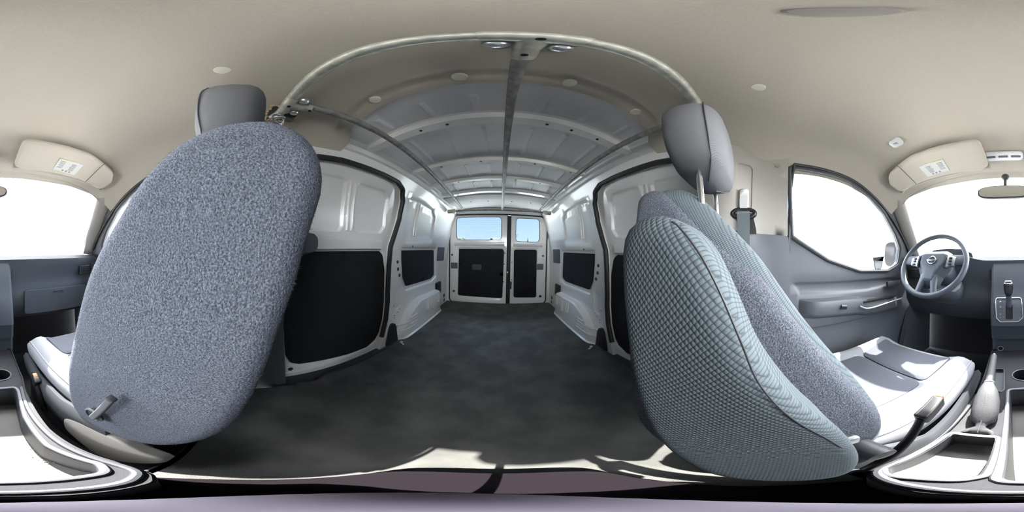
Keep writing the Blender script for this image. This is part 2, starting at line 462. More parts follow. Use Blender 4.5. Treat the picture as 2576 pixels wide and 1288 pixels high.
# header panel above the rear doors
rings = []
for i in range(33):
    x = -.60+1.2*i/32; c = -.03*(x/.6)**2
    rings.append([(x, 1.50, 1.268+c), (x, 1.52, 1.252+c), (x, 1.70, 1.254+c), (x, 1.96, 1.266+c), (x, 2.0, 1.262+c), (x, 2.02, 1.275+c), (x, 2.12, 1.278+c), (x, 2.12, 1.30+c), (x, 1.8, 1.29+c), (x, 1.5, 1.285+c)])
hd = loft('roof_header', rings, M['header'], roof, angle=30)
bm = newbm()
for x, y in ((-.3, 1.72), (-.12, 1.73), (.13, 1.73), (.33, 1.72), (.45, 1.7)):
    add_box(bm, (x, y, 1.252-.03*(x/.6)**2), (.012, .010, .006), .002, 1)
finish(bm, 'header_clip', M['black'], hd)
for s in (-1, 1):   # long rail where roof meets wall
    rings = []
    for i in range(30):
        y = .30+1.83*i/29
        dz = 0
        rings.append([(s*.50, y, 1.262+dz), (s*.515, y, 1.240+dz), (s*.535, y, 1.235+dz), (s*.545, y, 1.215+dz), (s*.575, y, 1.205+dz), (s*.60, y, 1.21+dz), (s*.62, y, 1.25+dz), (s*.55, y, 1.28+dz)])
    loft('roof_rail', rings, M['paint'], roof, angle=30)

# ---- side walls with the sliding door opening
OPEN = [(.16, -.06), (.16, 1.06), (.30, 1.15), (.42, 1.162), (.70, 1.168), (.84, 1.166), (.92, 1.135), (.957, 1.06), (.953, .93), (.915, .82), (.880, .73), (.872, .60), (.870, .34), (.850, .20), (.805, .07), (.76, -.06)]
OPENc = fillet(OPEN, [0, .05, .04, .02, .02, .03, .04, .04, .04, .04, .04, .04, .05, .06, .04, 0], 5)
QL = fillet([wall_yz(*p) for p in ((1010, 630), (1092, 629), (1092, 692), (1084, 701), (1022, 720), (1015, 700))], [.01, .03, .03, .02, .03, .03], 5)
UP = fillet([wall_yz(*p) for p in ((1033, 492), (1065, 505), (1092, 525), (1096, 548), (1088, 605), (1020, 610), (1022, 560))], .035, 5)
BEAD = [fillet([(1.165, 1.11), (1.178, 1.11), (1.178, .82), (1.165, .82)], .005, 3), fillet([(1.200, 1.11), (1.213, 1.11), (1.213, .82), (1.200, .82)], .005, 3)]
walls = {}
for s, side in ((-1, 'left'), (1, 'right')):
    def wf(u, v, d, s=s): return (s*(xw(v)+d), u, v)
    W = sheet('wall_'+side, [(.13, -.13), (2.16, -.13), (2.16, 1.265), (.13, 1.265)], wf, M['paint'],
              holes=[OPENc[:-0] if False else [p for p in OPENc]],
              feats=[(UP, .018, .02), (BEAD[0], -.008, .006), (BEAD[1], -.008, .006),
                     (fillet([(.99, .73), (1.65, .735), (1.72, .40), (1.60, .36), (1.08, .37), (1.02, .44)], .03, 4), .012, .014),
                     (fillet([(.93, .40), (1.02, .44), (1.02, .26), (.93, .24)], .02, 4), .006, .01)], thick=.05, grid=.06)
    struct(W, 'white painted cargo wall on the %s with dark fibre panel and wheel arch' % ('passenger side' if s < 0 else 'driver side'))
    walls[s] = W
    o = sheet('lining_panel', QL, lambda u, v, d, s=s: (s*(xw(v)+.004+d), u, v), M['lining'], W, thick=.004, grid=.08); o['label'] = 'dark fibre panel of the quarter wall'
    sq = fillet([(1.70, .74), (1.93, .742), (1.93, .575), (1.70, .582)], .02, 4)
    sheet('service_cover', sq, lambda u, v, d, s=s: (s*(xw(v)-.004+d), u, v), M['gtrim'], W, thick=.006, grid=.08)
    # louvred air vent above the end of the arch
    g = fillet([(1.69, .33), (1.83, .33), (1.83, .19), (1.69, .19)], .012, 4)
    vn = sheet('air_vent', g, lambda u, v, d, s=s: (s*(xw(v)-.018+d), u, v), M['black'], W, thick=.018, grid=.05)
    bm = newbm()
    for k in range(7): add_box(bm, (s*.668, 1.76, .205+.018*k), (.008, .115, .006), .001, 1)
    finish(bm, 'vent_louvre', M['dtrim'], vn)
    # round plugs and bolt holes
    for y, z, r in ((.954, .617, .012), (.964, .564, .013), (.985, .516, .013), (1.99, .105, .026), (2.0, .04, .022), (1.154, .735, .007)):
        disc('wall_plug', (s*(xw(z)-.001), y, z), (-s, 0, 0), r, M['dtrim'], W)
    bm = newbm()
    for y, z in ((.923, .288), (.997, .243), (.972, .224), (.935, .207), (.93, .19)):
        add_lathe(bm, [(.002, 0), (.004, 0), (.004, .001), (.002, .0012)], (s*(xw(z)-.0005), y, z), (-s, 0, 0), 8)
    finish(bm, 'screw_hole', M['black'], W)
    # rubber seal round the door opening
    seal = [p for p in OPENc if p[1] > -.055]
    seal = smooth_open(resample(seal, .05, False), 2)
    bm = newbm(); add_tube(bm, [(s*(xw(z)+.012), y, z) for y, z in seal], .017, n=8)
    finish(bm, 'door_seal', M['rubber'], W)
    # wheel arch box
    def arch_h(y):
        if y < 1.10: return .03+.185*sm((y-.90)/.22)
        if y < 1.26: return .215+.05*sm((y-1.10)/.16)
        return .265-.03*(y-1.26)
    rings = []
    for y in [.895, .90, .93, .97, 1.01, 1.05, 1.09, 1.13, 1.18, 1.24, 1.3, 1.4, 1.5, 1.6, 1.68, 1.72, 1.735, 1.74]:
        h = arch_h(y); e = .006 if (y < .896 or y > 1.739) else 0
        if y > 1.68: h -= .03*sm((y-1.68)/.06)
        xin_ = .626+.055*(1-sm((y-.895)/.10)) + .02*sm((y-1.70)/.04)+e
        top = h-e
        rings.append([(s*(xin_-.012), y, -.012), (s*(xin_-.012), y, .006), (s*xin_, y, .012), (s*(xin_+.002), y, top-.03), (s*(xin_+.005), y, top-.012), (s*(xin_+.012), y, top-.004), (s*(xin_+.022), y, top), (s*.70, y, top+.012), (s*.72, y, -.012)])
    wh = loft('wheel_arch', rings, M['paint'], W, angle=28)
    bm = newbm()
    for y, b in ((1.36, .12), (1.48, .09), (1.62, .12)):   # pressed U-shaped stiffeners
        z1 = arch_h(y)
        add_tube(bm, smooth_open([(s*.650, y-.018, z1), (s*.628, y-.018, z1-.05), (s*.6255, y-.016, b+.03), (s*.6255, y, b+.012), (s*.6255, y+.016, b+.03), (s*.628, y+.018, z1-.05), (s*.650, y+.018, z1)], 5), .0065, n=8)
    for z in (.075, .135):
        add_tube(bm, smooth_open([(s*.675, .915, z), (s*.642, .955, z), (s*.627, 1.0, z), (s*.626, 1.14, z), (s*.626, 1.165, z+.012), (s*.626, 1.14, z+.024), (s*.627, 1.05, z+.024)], 5), .007, n=8)
    finish(bm, 'pressed_rib', M['paint'], wh)
    # black plastic end stop of the door track
    rings = [[(s*.69, .80, -.02), (s*.655, .80, -.02), (s*.655, .80, -.015), (s*.69, .80, -.015)]]
    rings = []
    for t, zt in ((0, .0), (.015, .06), (.035, .13), (.055, .155), (.075, .155), (.092, .14), (.10, .0)):
        y = .83+t
        rings.append([(s*.70, y, -.02), (s*.652, y, -.02), (s*(.655+.01*(zt > .1)), y, zt-.01), (s*.668, y, zt), (s*.70, y, zt)])
    loft('track_end_stop', rings, M['black'], W, angle=35)

# ---- sliding doors (seen from inside, standing a hand's width outside the wall skin)
DL = fillet([(.15, .70), (.80, .698), (.838, .672), (.866, .56), (.872, .40), (.868, .23), (.835, .12), (.775, .045), (.70, .012), (.55, .016), (.25, .048), (.205, .07), (.183, .13), (.178, .34), (.165, .5)], [.01, .02, .05, .05, .05, .05, .06, .06, .04, .05, .04, .04, .04, .05, .05], 4)
for s, n_ in ((-1, 1), (1, 2)):
    def df(u, v, d, s=s): return (s*(xw(v)+.042+d), u, v)
    R1 = fillet([(.20, 1.10), (.48, 1.102), (.502, 1.08), (.502, .83), (.48, .80), (.18, .80)], .03, 5)
    R2 = fillet([(.572, 1.10), (.80, 1.102), (.84, 1.06), (.842, .86), (.80, .81), (.572, .80)], .035, 5)
    D = sheet('door_%d' % n_, [(.06, -.055), (1.0, -.055), (1.06, .5), (1.08, 1.0), (1.04, 1.25), (.06, 1.25)], df, M['paint'],
              feats=[(R1, .016, .014), (R2, .016, .014), (inset(DL, -.02), .010, .014),
                     (fillet([(.519, 1.09), (.531, 1.09), (.531, .81), (.519, .81)], .005, 3), -.014, .007), (fillet([(.546, 1.09), (.560, 1.09), (.560, .81), (.546, .81)], .005, 3), -.014, .007)],
              thick=.03, grid=.06)
    struct(D, 'white sliding side door on the %s with black fibre lower panel' % ('passenger side' if s < 0 else 'driver side'))
    o = sheet('lining_panel', DL, lambda u, v, d, s=s: (s*(xw(v)+.046+d), u, v), M['lining'], D, thick=.004, grid=.08); o['label'] = 'large black fibre panel of the sliding door'
    ledge = loft('door_ledge', [[(s*(xw(.74)+.046), y, .772), (s*(xw(.74)+.030), y, .758), (s*(xw(.72)+.030), y, .712), (s*(xw(.7)+.046), y, .703)] for y in (.16, .3, .5, .7, .79, .81)], M['paint'], D)
    # inside release handle in its grey housing
    h = loft('door_handle', [[(s*(xw(.74)+.05), y, .74+.055*k), (s*(xw(.74)-.004*k), y, .74+.045*k), (s*(xw(.74)-.004*k), y, .74-.045*k), (s*(xw(.7)+.05), y, .74-.055*k)] for y, k in ((.18, .9), (.24, 1), (.29, 1), (.315, .9), (.33, .6), (.335, .3))], M['gtrim'], D, angle=60)
    disc('door_plug', (s*(xw(.05)+.041), .205, .022), (-s, 0, 0), .013, M['black'], D)
    # bright lower flange of the door
    sheet('door_flange', fillet([(.175, .0), (.40, -.002), (.62, .0), (.76, .02), (.80, .035), (.80, -.04), (.17, -.04)], .004, 2), lambda u, v, d, s=s: (s*(xw(v)+.030+d), u, v), M['paint'], D, thick=.012, grid=.1)

# ---- rear wall frame and the two hinged rear doors
YR = 2.12
def rm(u, v, d): return (u, YR+d, v)
LO = fillet([(-.655, .03), (-.60, -.04), (.59, -.04), (.64, .03), (.64, 1.12), (.56, 1.19), (-.58, 1.19), (-.66, 1.12)], .05, 5)
rear = struct(sheet('wall_rear', [(-.74, -.15), (.74, -.15), (.74, 1.32), (-.74, 1.32)], lambda u, v, d: (u, YR-.010+d, v), M['paint'], holes=[LO], thick=.012, grid=.1), 'white painted metal frame round the two rear doors')
bm = newbm(); add_tube(bm, [(p[0], YR-.006, p[1]) for p in resample(LO, .04)], .009, n=8, closed=True)
finish(bm, 'rear_door_seal', M['rubber'], rear)
def rear_door(n_, x0, x1, win, pan, label):
    out_ = fillet([(x0, -.07), (x1, -.07), (x1, 1.23), (x0, 1.23)], .01, 3)
    D = sheet('door_%d' % n_, out_, lambda u, v, d: (u, YR+.004+d, v), M['paint'], holes=[win], feats=[(inset(pan, -.018), .010, .012)], thick=.03, grid=.08)
    struct(D, label)
    o = sheet('lining_panel', pan, lambda u, v, d: (u, YR+.006+d, v), M['lining'], D, thick=.004, grid=.1); o['label'] = 'dark fibre panel of the rear door'
    fr = newbm(); c = resample(win, .02); add_tube(fr, [(p[0], YR+.012, p[1]) for p in c], .007, n=8, closed=True); finish(fr, 'window_seal', M['rubber'], D)
    ledge = loft('door_crease', [[(x, YR+.006, .825), (x, YR-.012, .815), (x, YR-.014, .79), (x, YR+.006, .765)] for x in np.linspace(max(x0, -.63)+.04, min(x1, .62)-.04, 9)], M['paint'], D)
    pane = sheet('window_pane', inset(win, -.008), lambda u, v, d: (u, YR+.018+d, v), M['tglass'], D, thick=.003, grid=.2)
    return D, pane
winL = fillet([(-.572, .848), (.034, .846), (.030, 1.165), (-.568, 1.165)], .055, 6); winL = fillet([(-.565, .848), (.036, .846), (.030, 1.198), (-.572, 1.194)], .06, 6)
winR = fillet([(.217, .832), (.544, .834), (.535, 1.182), (.216, 1.178)], .06, 6)
winL = [(x, min(z, 1.168)) for x, z in winL]; winL = fillet([(-.565, .848), (.036, .846), (.030, 1.160), (-.570, 1.158)], .055, 6)
winR = fillet([(.217, .832), (.544, .834), (.535, 1.155), (.216, 1.153)], .055, 6)
panL = fillet([(-.538, .088), (.058, .076), (.070, .70), (.055, .733), (-.530, .728)], [.025, .025, .03, .02, .01], 5)
panR = fillet([(.207, .085), (.512, .080), (.505, .733), (.199, .728)], .03, 5)
DLr, paneL = rear_door(3, -.71, .112, winL, panL, 'wide white rear door with the larger window')
DRr, paneR = rear_door(4, .150, .69, winR, panR, 'narrow white rear door with the smaller window')
bm = newbm()
for k in range(17):
    z = .870+k*.0172; add_box(bm, (-.267, YR+.0165, z), (.575, .001, .0012), 0, 1)
finish(bm, 'demister_wire', mat('demister_line', (.30, .36, .42), .6), paneL)
bm = newbm(); add_box(bm, (.131, YR+.016, .57), (.044, .02, 1.21), .006, 2); add_tube(bm, [(.112, YR-.002, -.02), (.112, YR-.002, 1.17)], .008, n=8); add_tube(bm, [(.150, YR-.002, -.02), (.150, YR-.002, 1.17)], .006, n=8)
finish(bm, 'centre_door_seal', M['rubber'], DLr)
bm = newbm(); add_box(bm, (.118, YR-.015, .41), (.03, .02, .05), .004, 2); add_tube(bm, [(.122, YR-.018, .44), (.126, YR-.018, .25), (.124, YR-.018, .12)], .005, n=8)
add_box(bm, (.165, YR-.014, .26), (.022, .02, .10), .004, 2)
finish(bm, 'door_latch', M['dtrim'], DLr)
bm = newbm(); add_box(bm, (.118, YR-.022, .43), (.018, .014, .022), .003, 2); finish(bm, 'latch_striker', M['steel'], DLr)
pull = sheet('pull_cup', fillet([(-.345, .525), (-.225, .525), (-.225, .452), (-.345, .452)], .015, 4), lambda u, v, d: (u, YR-.004+d, v), M['dtrim'], DLr, thick=.01, grid=.1,
             feats=[(fillet([(-.325, .51), (-.300, .51), (-.300, .468), (-.325, .468)], .005, 3), .006, .004), (fillet([(-.290, .51), (-.27, .51), (-.27, .468), (-.290, .468)], .005, 3), .006, .004), (fillet([(-.258, .51), (-.24, .51), (-.24, .468), (-.258, .468)], .005, 3), .006, .004)])
for D, pts in ((DLr, ((-.597, .144, .017), (-.625, .645, .014), (.080, .679, .008), (.072, .535, .008), (.067, .30, .008))), (DRr, ((.567, .095, .017), (.591, .653, .014), (.175, .56, .006), (.178, .33, .006), (.180, .28, .006)))):
    for x, z, r in pts: disc('door_plug', (x, YR+.004, z), (0, -1, 0), r, M['dtrim'], D)
sheet('service_cover', fillet([(-.64, .54), (-.545, .54), (-.545, .46), (-.64, .46)], .01, 3), lambda u, v, d: (u, YR+.0+d, v), M['gtrim'], DLr, thick=.004, grid=.1)
sheet('service_cover', fillet([(.510, .545), (.60, .545), (.60, .465), (.510, .465)], .01, 3), lambda u, v, d: (u, YR+.0+d, v), M['gtrim'], DRr, thick=.004, grid=.1)
# washer arm behind the wide pane
wp = thing('window_wiper', 'short dark wiper arm outside the wide rear window', 'wiper', (-.10, YR+.06, .80))
bm = newbm(); add_box(bm, (-.10, YR+.066, .80), (.034, .04, .13), .008, 2); finish(bm, 'wiper_motor_cover', M['black'], wp)
bm = newbm(); add_tube(bm, [(-.10, YR+.075, .83), (-.10, YR+.08, .868)], .008, n=8); add_box(bm, (-.10, YR+.075, .868), (.028, .014, .02), .003, 1); finish(bm, 'wiper_arm', M['black'], wp)

# ================================================================ headliner and cab shell
HX = [0, .15, .3, .42, .5, .56, .61, .65, .69]; HZ = [0, -.003, -.012, -.027, -.045, -.066, -.095, -.130, -.175]
HYa = [-.80, -.76, -.70, -.6, -.5, -.4, -.28, -.16, -.05, .05, .2, .36, .45]; HZa = [1.150, 1.164, 1.188, 1.222, 1.25, 1.275, 1.285, 1.28, 1.262, 1.256, 1.256, 1.262, 1.27]
def zhead(x, y):
    return interp(y, HYa, HZa) + interp(abs(x), HX, HZ)
hl_out = [(-.69, -.74), (-.55, -.77), (-.3, -.80), (0, -.81), (.3, -.80), (.55, -.77), (.69, -.74), (.69, .30), (.575, .40), (.53, .405), (.50, .40), (.47, .375), (.42, .352), (.3, .338), (.1, .330), (-.1, .330), (-.3, .338), (-.42, .352), (-.47, .375), (-.50, .40), (-.53, .405), (-.575, .40), (-.69, .30)]
hl_hole = fillet([(-.47, .075), (-.40, .085), (-.40, .165), (-.47, .165)], .006, 3)
ridge = fillet([(-.48, .30), (-.40, .275), (-.2, .262), (0, .258), (.2, .262), (.40, .275), (.48, .30), (.46, .33), (.3, .318), (0, .312), (-.3, .318), (-.46, .33)], .02, 3)
headl = struct(sheet('ceiling', hl_out, lambda u, v, d: (u, v, zhead(u, v)+d), M['headl'], holes=[hl_hole], feats=[(ridge, .008, .018)], thick=.012, grid=.035), 'beige cloth cab headliner')
bm = newbm()
for x, y in ((-.271, .302), (-.067, .298), (.135, .303), (.338, .318), (-.249, -.018), (.326, .010)):
    disc('trim_button', (x, y, zhead(x, y)+.004), (0, 0, -1), .0155, M['button'], headl, h=.006, dome=.25, n=24)
disc('trim_button', (.040, -.006, zhead(.03, 0)+.001), (0, 0, -1), .016, M['btrim'], headl, h=.005, dome=.2, n=28)
bm.free()
cut = newbm(); hq = resample(hl_hole, .012)
rnd = random.Random(3)
for i in range(len(hq)):
    x, y = hq[i]; add_box(cut, (x+rnd.uniform(-.002, .002), y+rnd.uniform(-.002, .002), zhead(x, y)+.002), (.006, .006, rnd.uniform(.008, .014)), .001, 1, Matrix.Rotation(rnd.uniform(0, 3), 3, 'Z'))
finish(cut, 'torn_edge', mat('torn_foam', (.62, .45, .25), 1.0), headl)
# body skin above the hole, and the outer roof panel closing the cab
body = struct(sheet('ceiling', [(-.76, -.84), (.76, -.84), (.76, .5), (-.76, .5)], lambda u, v, d: (u, v, 1.335-.03*abs(u/.7)**2-.13*sm((-.45-v)/.45)-.10*sm((abs(u)-.55)/.25)+d), M['black'], thick=.02, grid=.1), 'dark metal roof skin glimpsed through the torn headliner')
def xp(y, z): 
    k = sm((y+.02)/.14); return (xc(z)-.015)*(1-k)+(xw(z)-.016)*k
for s in (-1, 1):
    side = 'passenger' if s < 0 else 'driver'
    # pillar trim behind the cab door: beige above, grey below
    P = sheet('trim_%d' % (1 if s < 0 else 2), fillet([(-.135, .80), (.20, .82), (.275, 1.17), (-.115, 1.17)], .01, 3), lambda u, v, d, s=s: (s*(xp(u, v)+d), u, v), M['btrim'], thick=.03, grid=.06,
              feats=[(fillet([(.022, .90), (.084, .90), (.084, 1.10), (.022, 1.10)], .02, 4), .006, .004)])
    struct(P, 'beige plastic pillar trim behind the %s seat' % side)
    L2 = sheet('pillar_base', fillet([(-.150, -.14), (.163, -.14), (.160, .36), (.20, .79), (.20, .815), (-.135, .802), (-.15, .70)], .012, 3), lambda u, v, d, s=s: (s*(xp(u, v)-.012+d), u, v), M['gtrim'], P, thick=.03, grid=.08)
    disc('trim_plug', (s*(xc(1.12)-.016), -.075, 1.115), (-s, 0, 0), .012, M['btrim'], P)
# ---- cab doors
for s, n_ in ((1, 5), (-1, 6)):
    side = 'driver' if s > 0 else 'passenger'
    wpx = [(1985, 418), (2045, 421), (2100, 436), (2140, 455), (2190, 494), (2228, 538), (2255, 590), (2267, 625), (2262, 664), (2235, 681), (2165, 682), (2085, 655), (2010, 607), (1993, 594)]
    win = [wall_yz(x, y, 0, xc) for x, y in wpx]
    win = [(y, min(z, 1.125)) for y, z in win]
    win = fillet(win, [.02]+[.05]*12+[.02], 4)
    outl = [(-.135, -.10), (-.135, 1.175), (-.50, 1.165), (-.75, 1.03), (-.93, .86), (-1.02, .76), (-1.04, -.10)]
    arm = fillet([(-.22, .475), (-.45, .470), (-.55, .50), (-.84, .47), (-.86, .42), (-.55, .405), (-.24, .41)], .02, 4)
    upper = fillet([(-.15, .60), (-.5, .60), (-.95, .60), (-.98, .55), (-.6, .52), (-.2, .53)], .02, 4)
    D = sheet('door_%d' % n_, outl, lambda u, v, d, s=s: (s*(xc(v)+.008+d), u, v), M['gtrim'], holes=[win], feats=[(upper, .014, .02), (fillet([(-.22, .36), (-.90, .38), (-.95, .12), (-.70, -.03), (-.25, -.03)], .05, 4), .010, .015)], thick=.035, grid=.06)
    struct(D, 'grey %s door with moulded armrest below its window' % side)
    # armrest with pull cup and imitated sun streak
    rings = []
    for i in range(19):
        t = i/18; y = -.20-.66*t
        zt = interp(t, [0, .35, .5, .56, 1], [.505, .500, .492, .478, .452]); b = .055*sm(min(t, 1-t)/.10)+.004
        zb = zt-.075-.01*math.sin(PI*t)
        X = xc(zt)+.014
        rings.append([(s*X, y, zt+.012), (s*(X-b*.9), y, zt+.004), (s*(X-b), y, zt-.010), (s*(X-b), y, zb+.020), (s*(X-b*.6), y, zb), (s*X, y, zb-.02)])
    ar = loft('armrest', rings, M['gtrim'], D, angle=50)
    bm = newbm(); add_box(bm, (s*.706, -.66, .478), (.034, .26, .012), .005, 2); finish(bm, 'window_switch_panel', M['black'], ar)
    tube('sun_streak', smooth_open([(s*.684, -.50, .462), (s*.684, -.56, .440), (s*.684, -.70, .447), (s*.684, -.84, .455)], 5), .005, M['silver'], ar, n=8)  # silver strip added to imitate the sunlit streak along the armrest
    bm = newbm(); add_tube(bm, [(s*.683, -.39, .475), (s*.683, -.42, .470)], .012, n=10, flat=.5); finish(bm, 'door_lock_knob', M['black'], ar)
    bm = newbm(); add_box(bm, (s*.728, -.80, .555), (.02, .12, .035), .01, 2); finish(bm, 'door_handle', M['dtrim'], D)
    # window surround and pane
    q = resample(win, .03)
    bm = newbm(); add_tube(bm, [(s*(xc(z)+.004), y, z) for y, z in q], .010, n=8, closed=True); finish(bm, 'window_seal', M['dtrim'], D)
    sheet('window_pane', inset(win, -.008), lambda u, v, d, s=s: (s*(xc(v)+.022+d), u, v), M['glass'], D, thick=.004, grid=.15)
    # door rubber seen as the dark vertical line
    bm = newbm(); add_tube(bm, smooth_open([(s*.722, -.145, 1.0-.25*0) if k == 1 else (s*(xc(z)-.006), -.142, z) for k, z in enumerate((1.13, .95, .8, .6, .3, 0, -.1))], 4), .008, n=8)
    add_tube(bm, smooth_open([(s*(xc(1.13)-.004), -.142, 1.135), (s*.662, -.30, 1.138), (s*.664, -.45, 1.115), (s*.678, -.62, 1.045), (s*.70, -.78, .95), (s*.718, -.92, .83), (s*.722, -.98, .76)], 5), .008, n=8)
    finish(bm, 'door_seal', M['rubber'], D)
# A pillars
for s, n_ in ((1, 3), (-1, 4)):
    path = smooth_open([(.60, -.70, 1.16), (.645, -.735, 1.09), (.675, -.82, 1.0), (.70, -.93, .88), (.715, -1.03, .77), (.72, -1.10, .66)], 5)
    rings = []
    for x, y, z in path:
        rings.append([(s*(x-.035), y-.050, z+.0), (s*(x-.045), y-.02, z-.010), (s*(x-.025), y+.025, z-.006), (s*(x+.01), y+.055, z+.01), (s*(x+.045), y+.05, z+.03), (s*(x+.06), y-.02, z+.05), (s*(x+.0), y-.06, z+.03)])
    struct(loft('trim_%d' % n_, rings, M['btrim'], angle=60), 'pale trim of the windscreen pillar on the %s side' % ('driver' if s > 0 else 'passenger'))
# windscreen
def wsm(u, v, d):
    # u across (-1..1), v from 0 at top to 1 at the dashboard
    x = u*(.60+.11*v); y = (-.79-.52*v)+ .20*v*u*u + .02*u*u; z = 1.178-.03*u*u-.498*v
    return (x, y-d, z+d*.4)
struct(sheet('window_1', [(-1, 0), (1, 0), (1, 1), (-1, 1)], wsm, M['glass'], thick=.005, grid=.1, step=.08), 'wide windscreen glass above the dashboard')
# header and firewall structure
struct(loft('trim_5', [[(x, -.76, zhead(x, -.76)-.004), (x, -.80, 1.155-.03*(x/.6)**2), (x, -.815, 1.170-.03*(x/.6)**2), (x, -.79, 1.21-.03*(x/.6)**2), (x, -.74, 1.21-.03*(x/.6)**2)] for x in np.linspace(-.64, .64, 17)], M['headl'], angle=60), 'cloth-covered header above the windscreen')
fw = struct(sheet('wall_front', [(-.76, -.17), (.76, -.17), (.76, .66), (-.76, .66)], lambda u, v, d: (u, -1.28-d, v), M['carpetd'], thick=.03, grid=.2), 'black carpeted bulkhead in the footwells')
# ================================================================ galvanised pipe frame clamped under the roof
pf = thing('pipe_frame', 'galvanised pipe frame of one cross hoop and three long rails clamped under the roof', 'pipe frame', (0, .13, 1.21))
hp = smooth_open([(-.438, .092, 1.196), (-.395, .112, 1.205), (-.25, .124, 1.211), (0, .131, 1.213), (.2, .139, 1.212), (.375, .147, 1.207), (.47, .15, 1.19)], 6)
tube('hoop_pipe', hp, .0135, M['galv'], pf, n=16)
RAILS = [((-.366, .15, 1.214), at(1163, 524, 'y', 1.76)), ((.030, .15, 1.214), at(1264, 527, 'y', 1.76)), ((.425, .165, 1.208), at(1358, 529, 'y', 1.76))]
for a, b in RAILS:
    b = tuple(b); mid = tuple((a[i]+b[i])/2 for i in range(3))
    tube('rail_pipe', [a, mid, b], .0120, M['galvd'], pf, n=14)
zc = float(np.mean([r[1][2] for r in RAILS]))-.022
tube('rear_cross_pipe', [(-.575, 1.76, zc+.0), (0, 1.76, zc+.004), (.565, 1.76, zc)], .0110, M['galvd'], pf, n=12)
for s in (-1, 1):
    bm = newbm(); add_lathe(bm, [(.014, 0), (.024, .006), (.024, .06), (.018, .07)], (s*.575, 1.76, zc), (-s, 0, 0), 14); add_box(bm, (s*.50, 1.755, zc-.002), (.05, .05, .045), .012, 2)
    finish(bm, 'end_bracket', M['galv'], pf)
def clamp(name, c, hdir, rdir, wide=.085, long_=.075):
    """pressed two-shell tee clamp with bolts: hdir along the hoop, rdir along the rail"""
    H = Vector(hdir).normalized(); Rr = Vector(rdir).normalized(); U = H.cross(Rr).normalized()
    if U.z > 0: U = -U
    c = Vector(c); bm = newbm()
    add_tube(bm, [c-H*wide/2, c-H*wide*.45, c+H*wide*.45, c+H*wide/2], .016, n=16, rr=[.0150, .0165, .0165, .0150])
    add_tube(bm, [c+Rr*.004, c+Rr*long_*.9, c+Rr*long_], .0155, n=16, rr=[.0165, .0155, .0142])
    m3 = Matrix((H, Rr, U)).transposed()
    # flat web between the two barrels
    pts = [(-.046, .006), (.046, .006), (.034, .042), (.017, .046), (.015, .072), (-.015, .072), (-.017, .046), (-.034, .042)]
    vs0 = [bm.verts.new(c+H*x*(wide/.085)+Rr*y+U*.0035) for x, y in pts]; vs1 = [bm.verts.new(c+H*x*(wide/.085)+Rr*y-U*.0035) for x, y in pts]
    bm.faces.new(vs0); bm.faces.new(list(reversed(vs1)))
    for i in range(len(pts)):
        j = (i+1) % len(pts); bm.faces.new([vs0[i], vs0[j], vs1[j], vs1[i]])
    o = finish(bm, name, M['galv'], pf)
    for sx in (-1, 1):
        p = c+H*sx*.030+Rr*.026+U*.0035
        b2 = newbm(); add_lathe(b2, [(.004, -.002), (.0135, -.001), (.0135, .001), (.0118, .0055), (.0075, .0095), (.002, .011)], p, U, 18)
        finish(b2, 'carriage_bolt', M['silver'], o)
        b2 = newbm(); add_lathe(b2, [(.004, -.002), (.0085, -.001), (.0085, .0055), (.004, .006), (.0038, .012), (.001, .0125)], p-U*.007, -U, 6)
        finish(b2, 'hex_nut', M['steel'], o)
    for q in (Vector(c)+U*.0162+H*.004, Vector(c)+Rr*.056+U*.0155):
        b2 = newbm(); add_lathe(b2, [(.001, -.002), (.0045, -.001), (.0045, .0006), (.001, .0008)], q, U, 14)
        finish(b2, 'rivet_hole', M['black'], o)
    return o
clamp('tee_clamp', (.032, .132, 1.213), (1, .03, 0), (0, 1, 0))
clamp('tee_clamp', (-.368, .118, 1.207), (1, .09, .05), (-.03, 1, 0), .07, .06)
clamp('tee_clamp', (.425, .149, 1.201), (1, .05, -.1), (.03, 1, 0), .07, .06)
bm = newbm(); rnd = random.Random(5)
pp = [Vector((-.438, .095, 1.188))+Vector((rnd.uniform(-.018, .028), rnd.uniform(-.012, .03), rnd.uniform(-.012, .010))) for _ in range(26)]
add_tube(bm, smooth_open([tuple(p) for p in pp], 4), .0016, n=5); finish(bm, 'tie_wire', M['steel'], pf)
bm = newbm(); add_box(bm, (-.41, .125, 1.205), (.02, .05, .02), .004, 2, Matrix.Rotation(.4, 3, 'Z')); finish(bm, 'end_block', M['rubber'], pf)

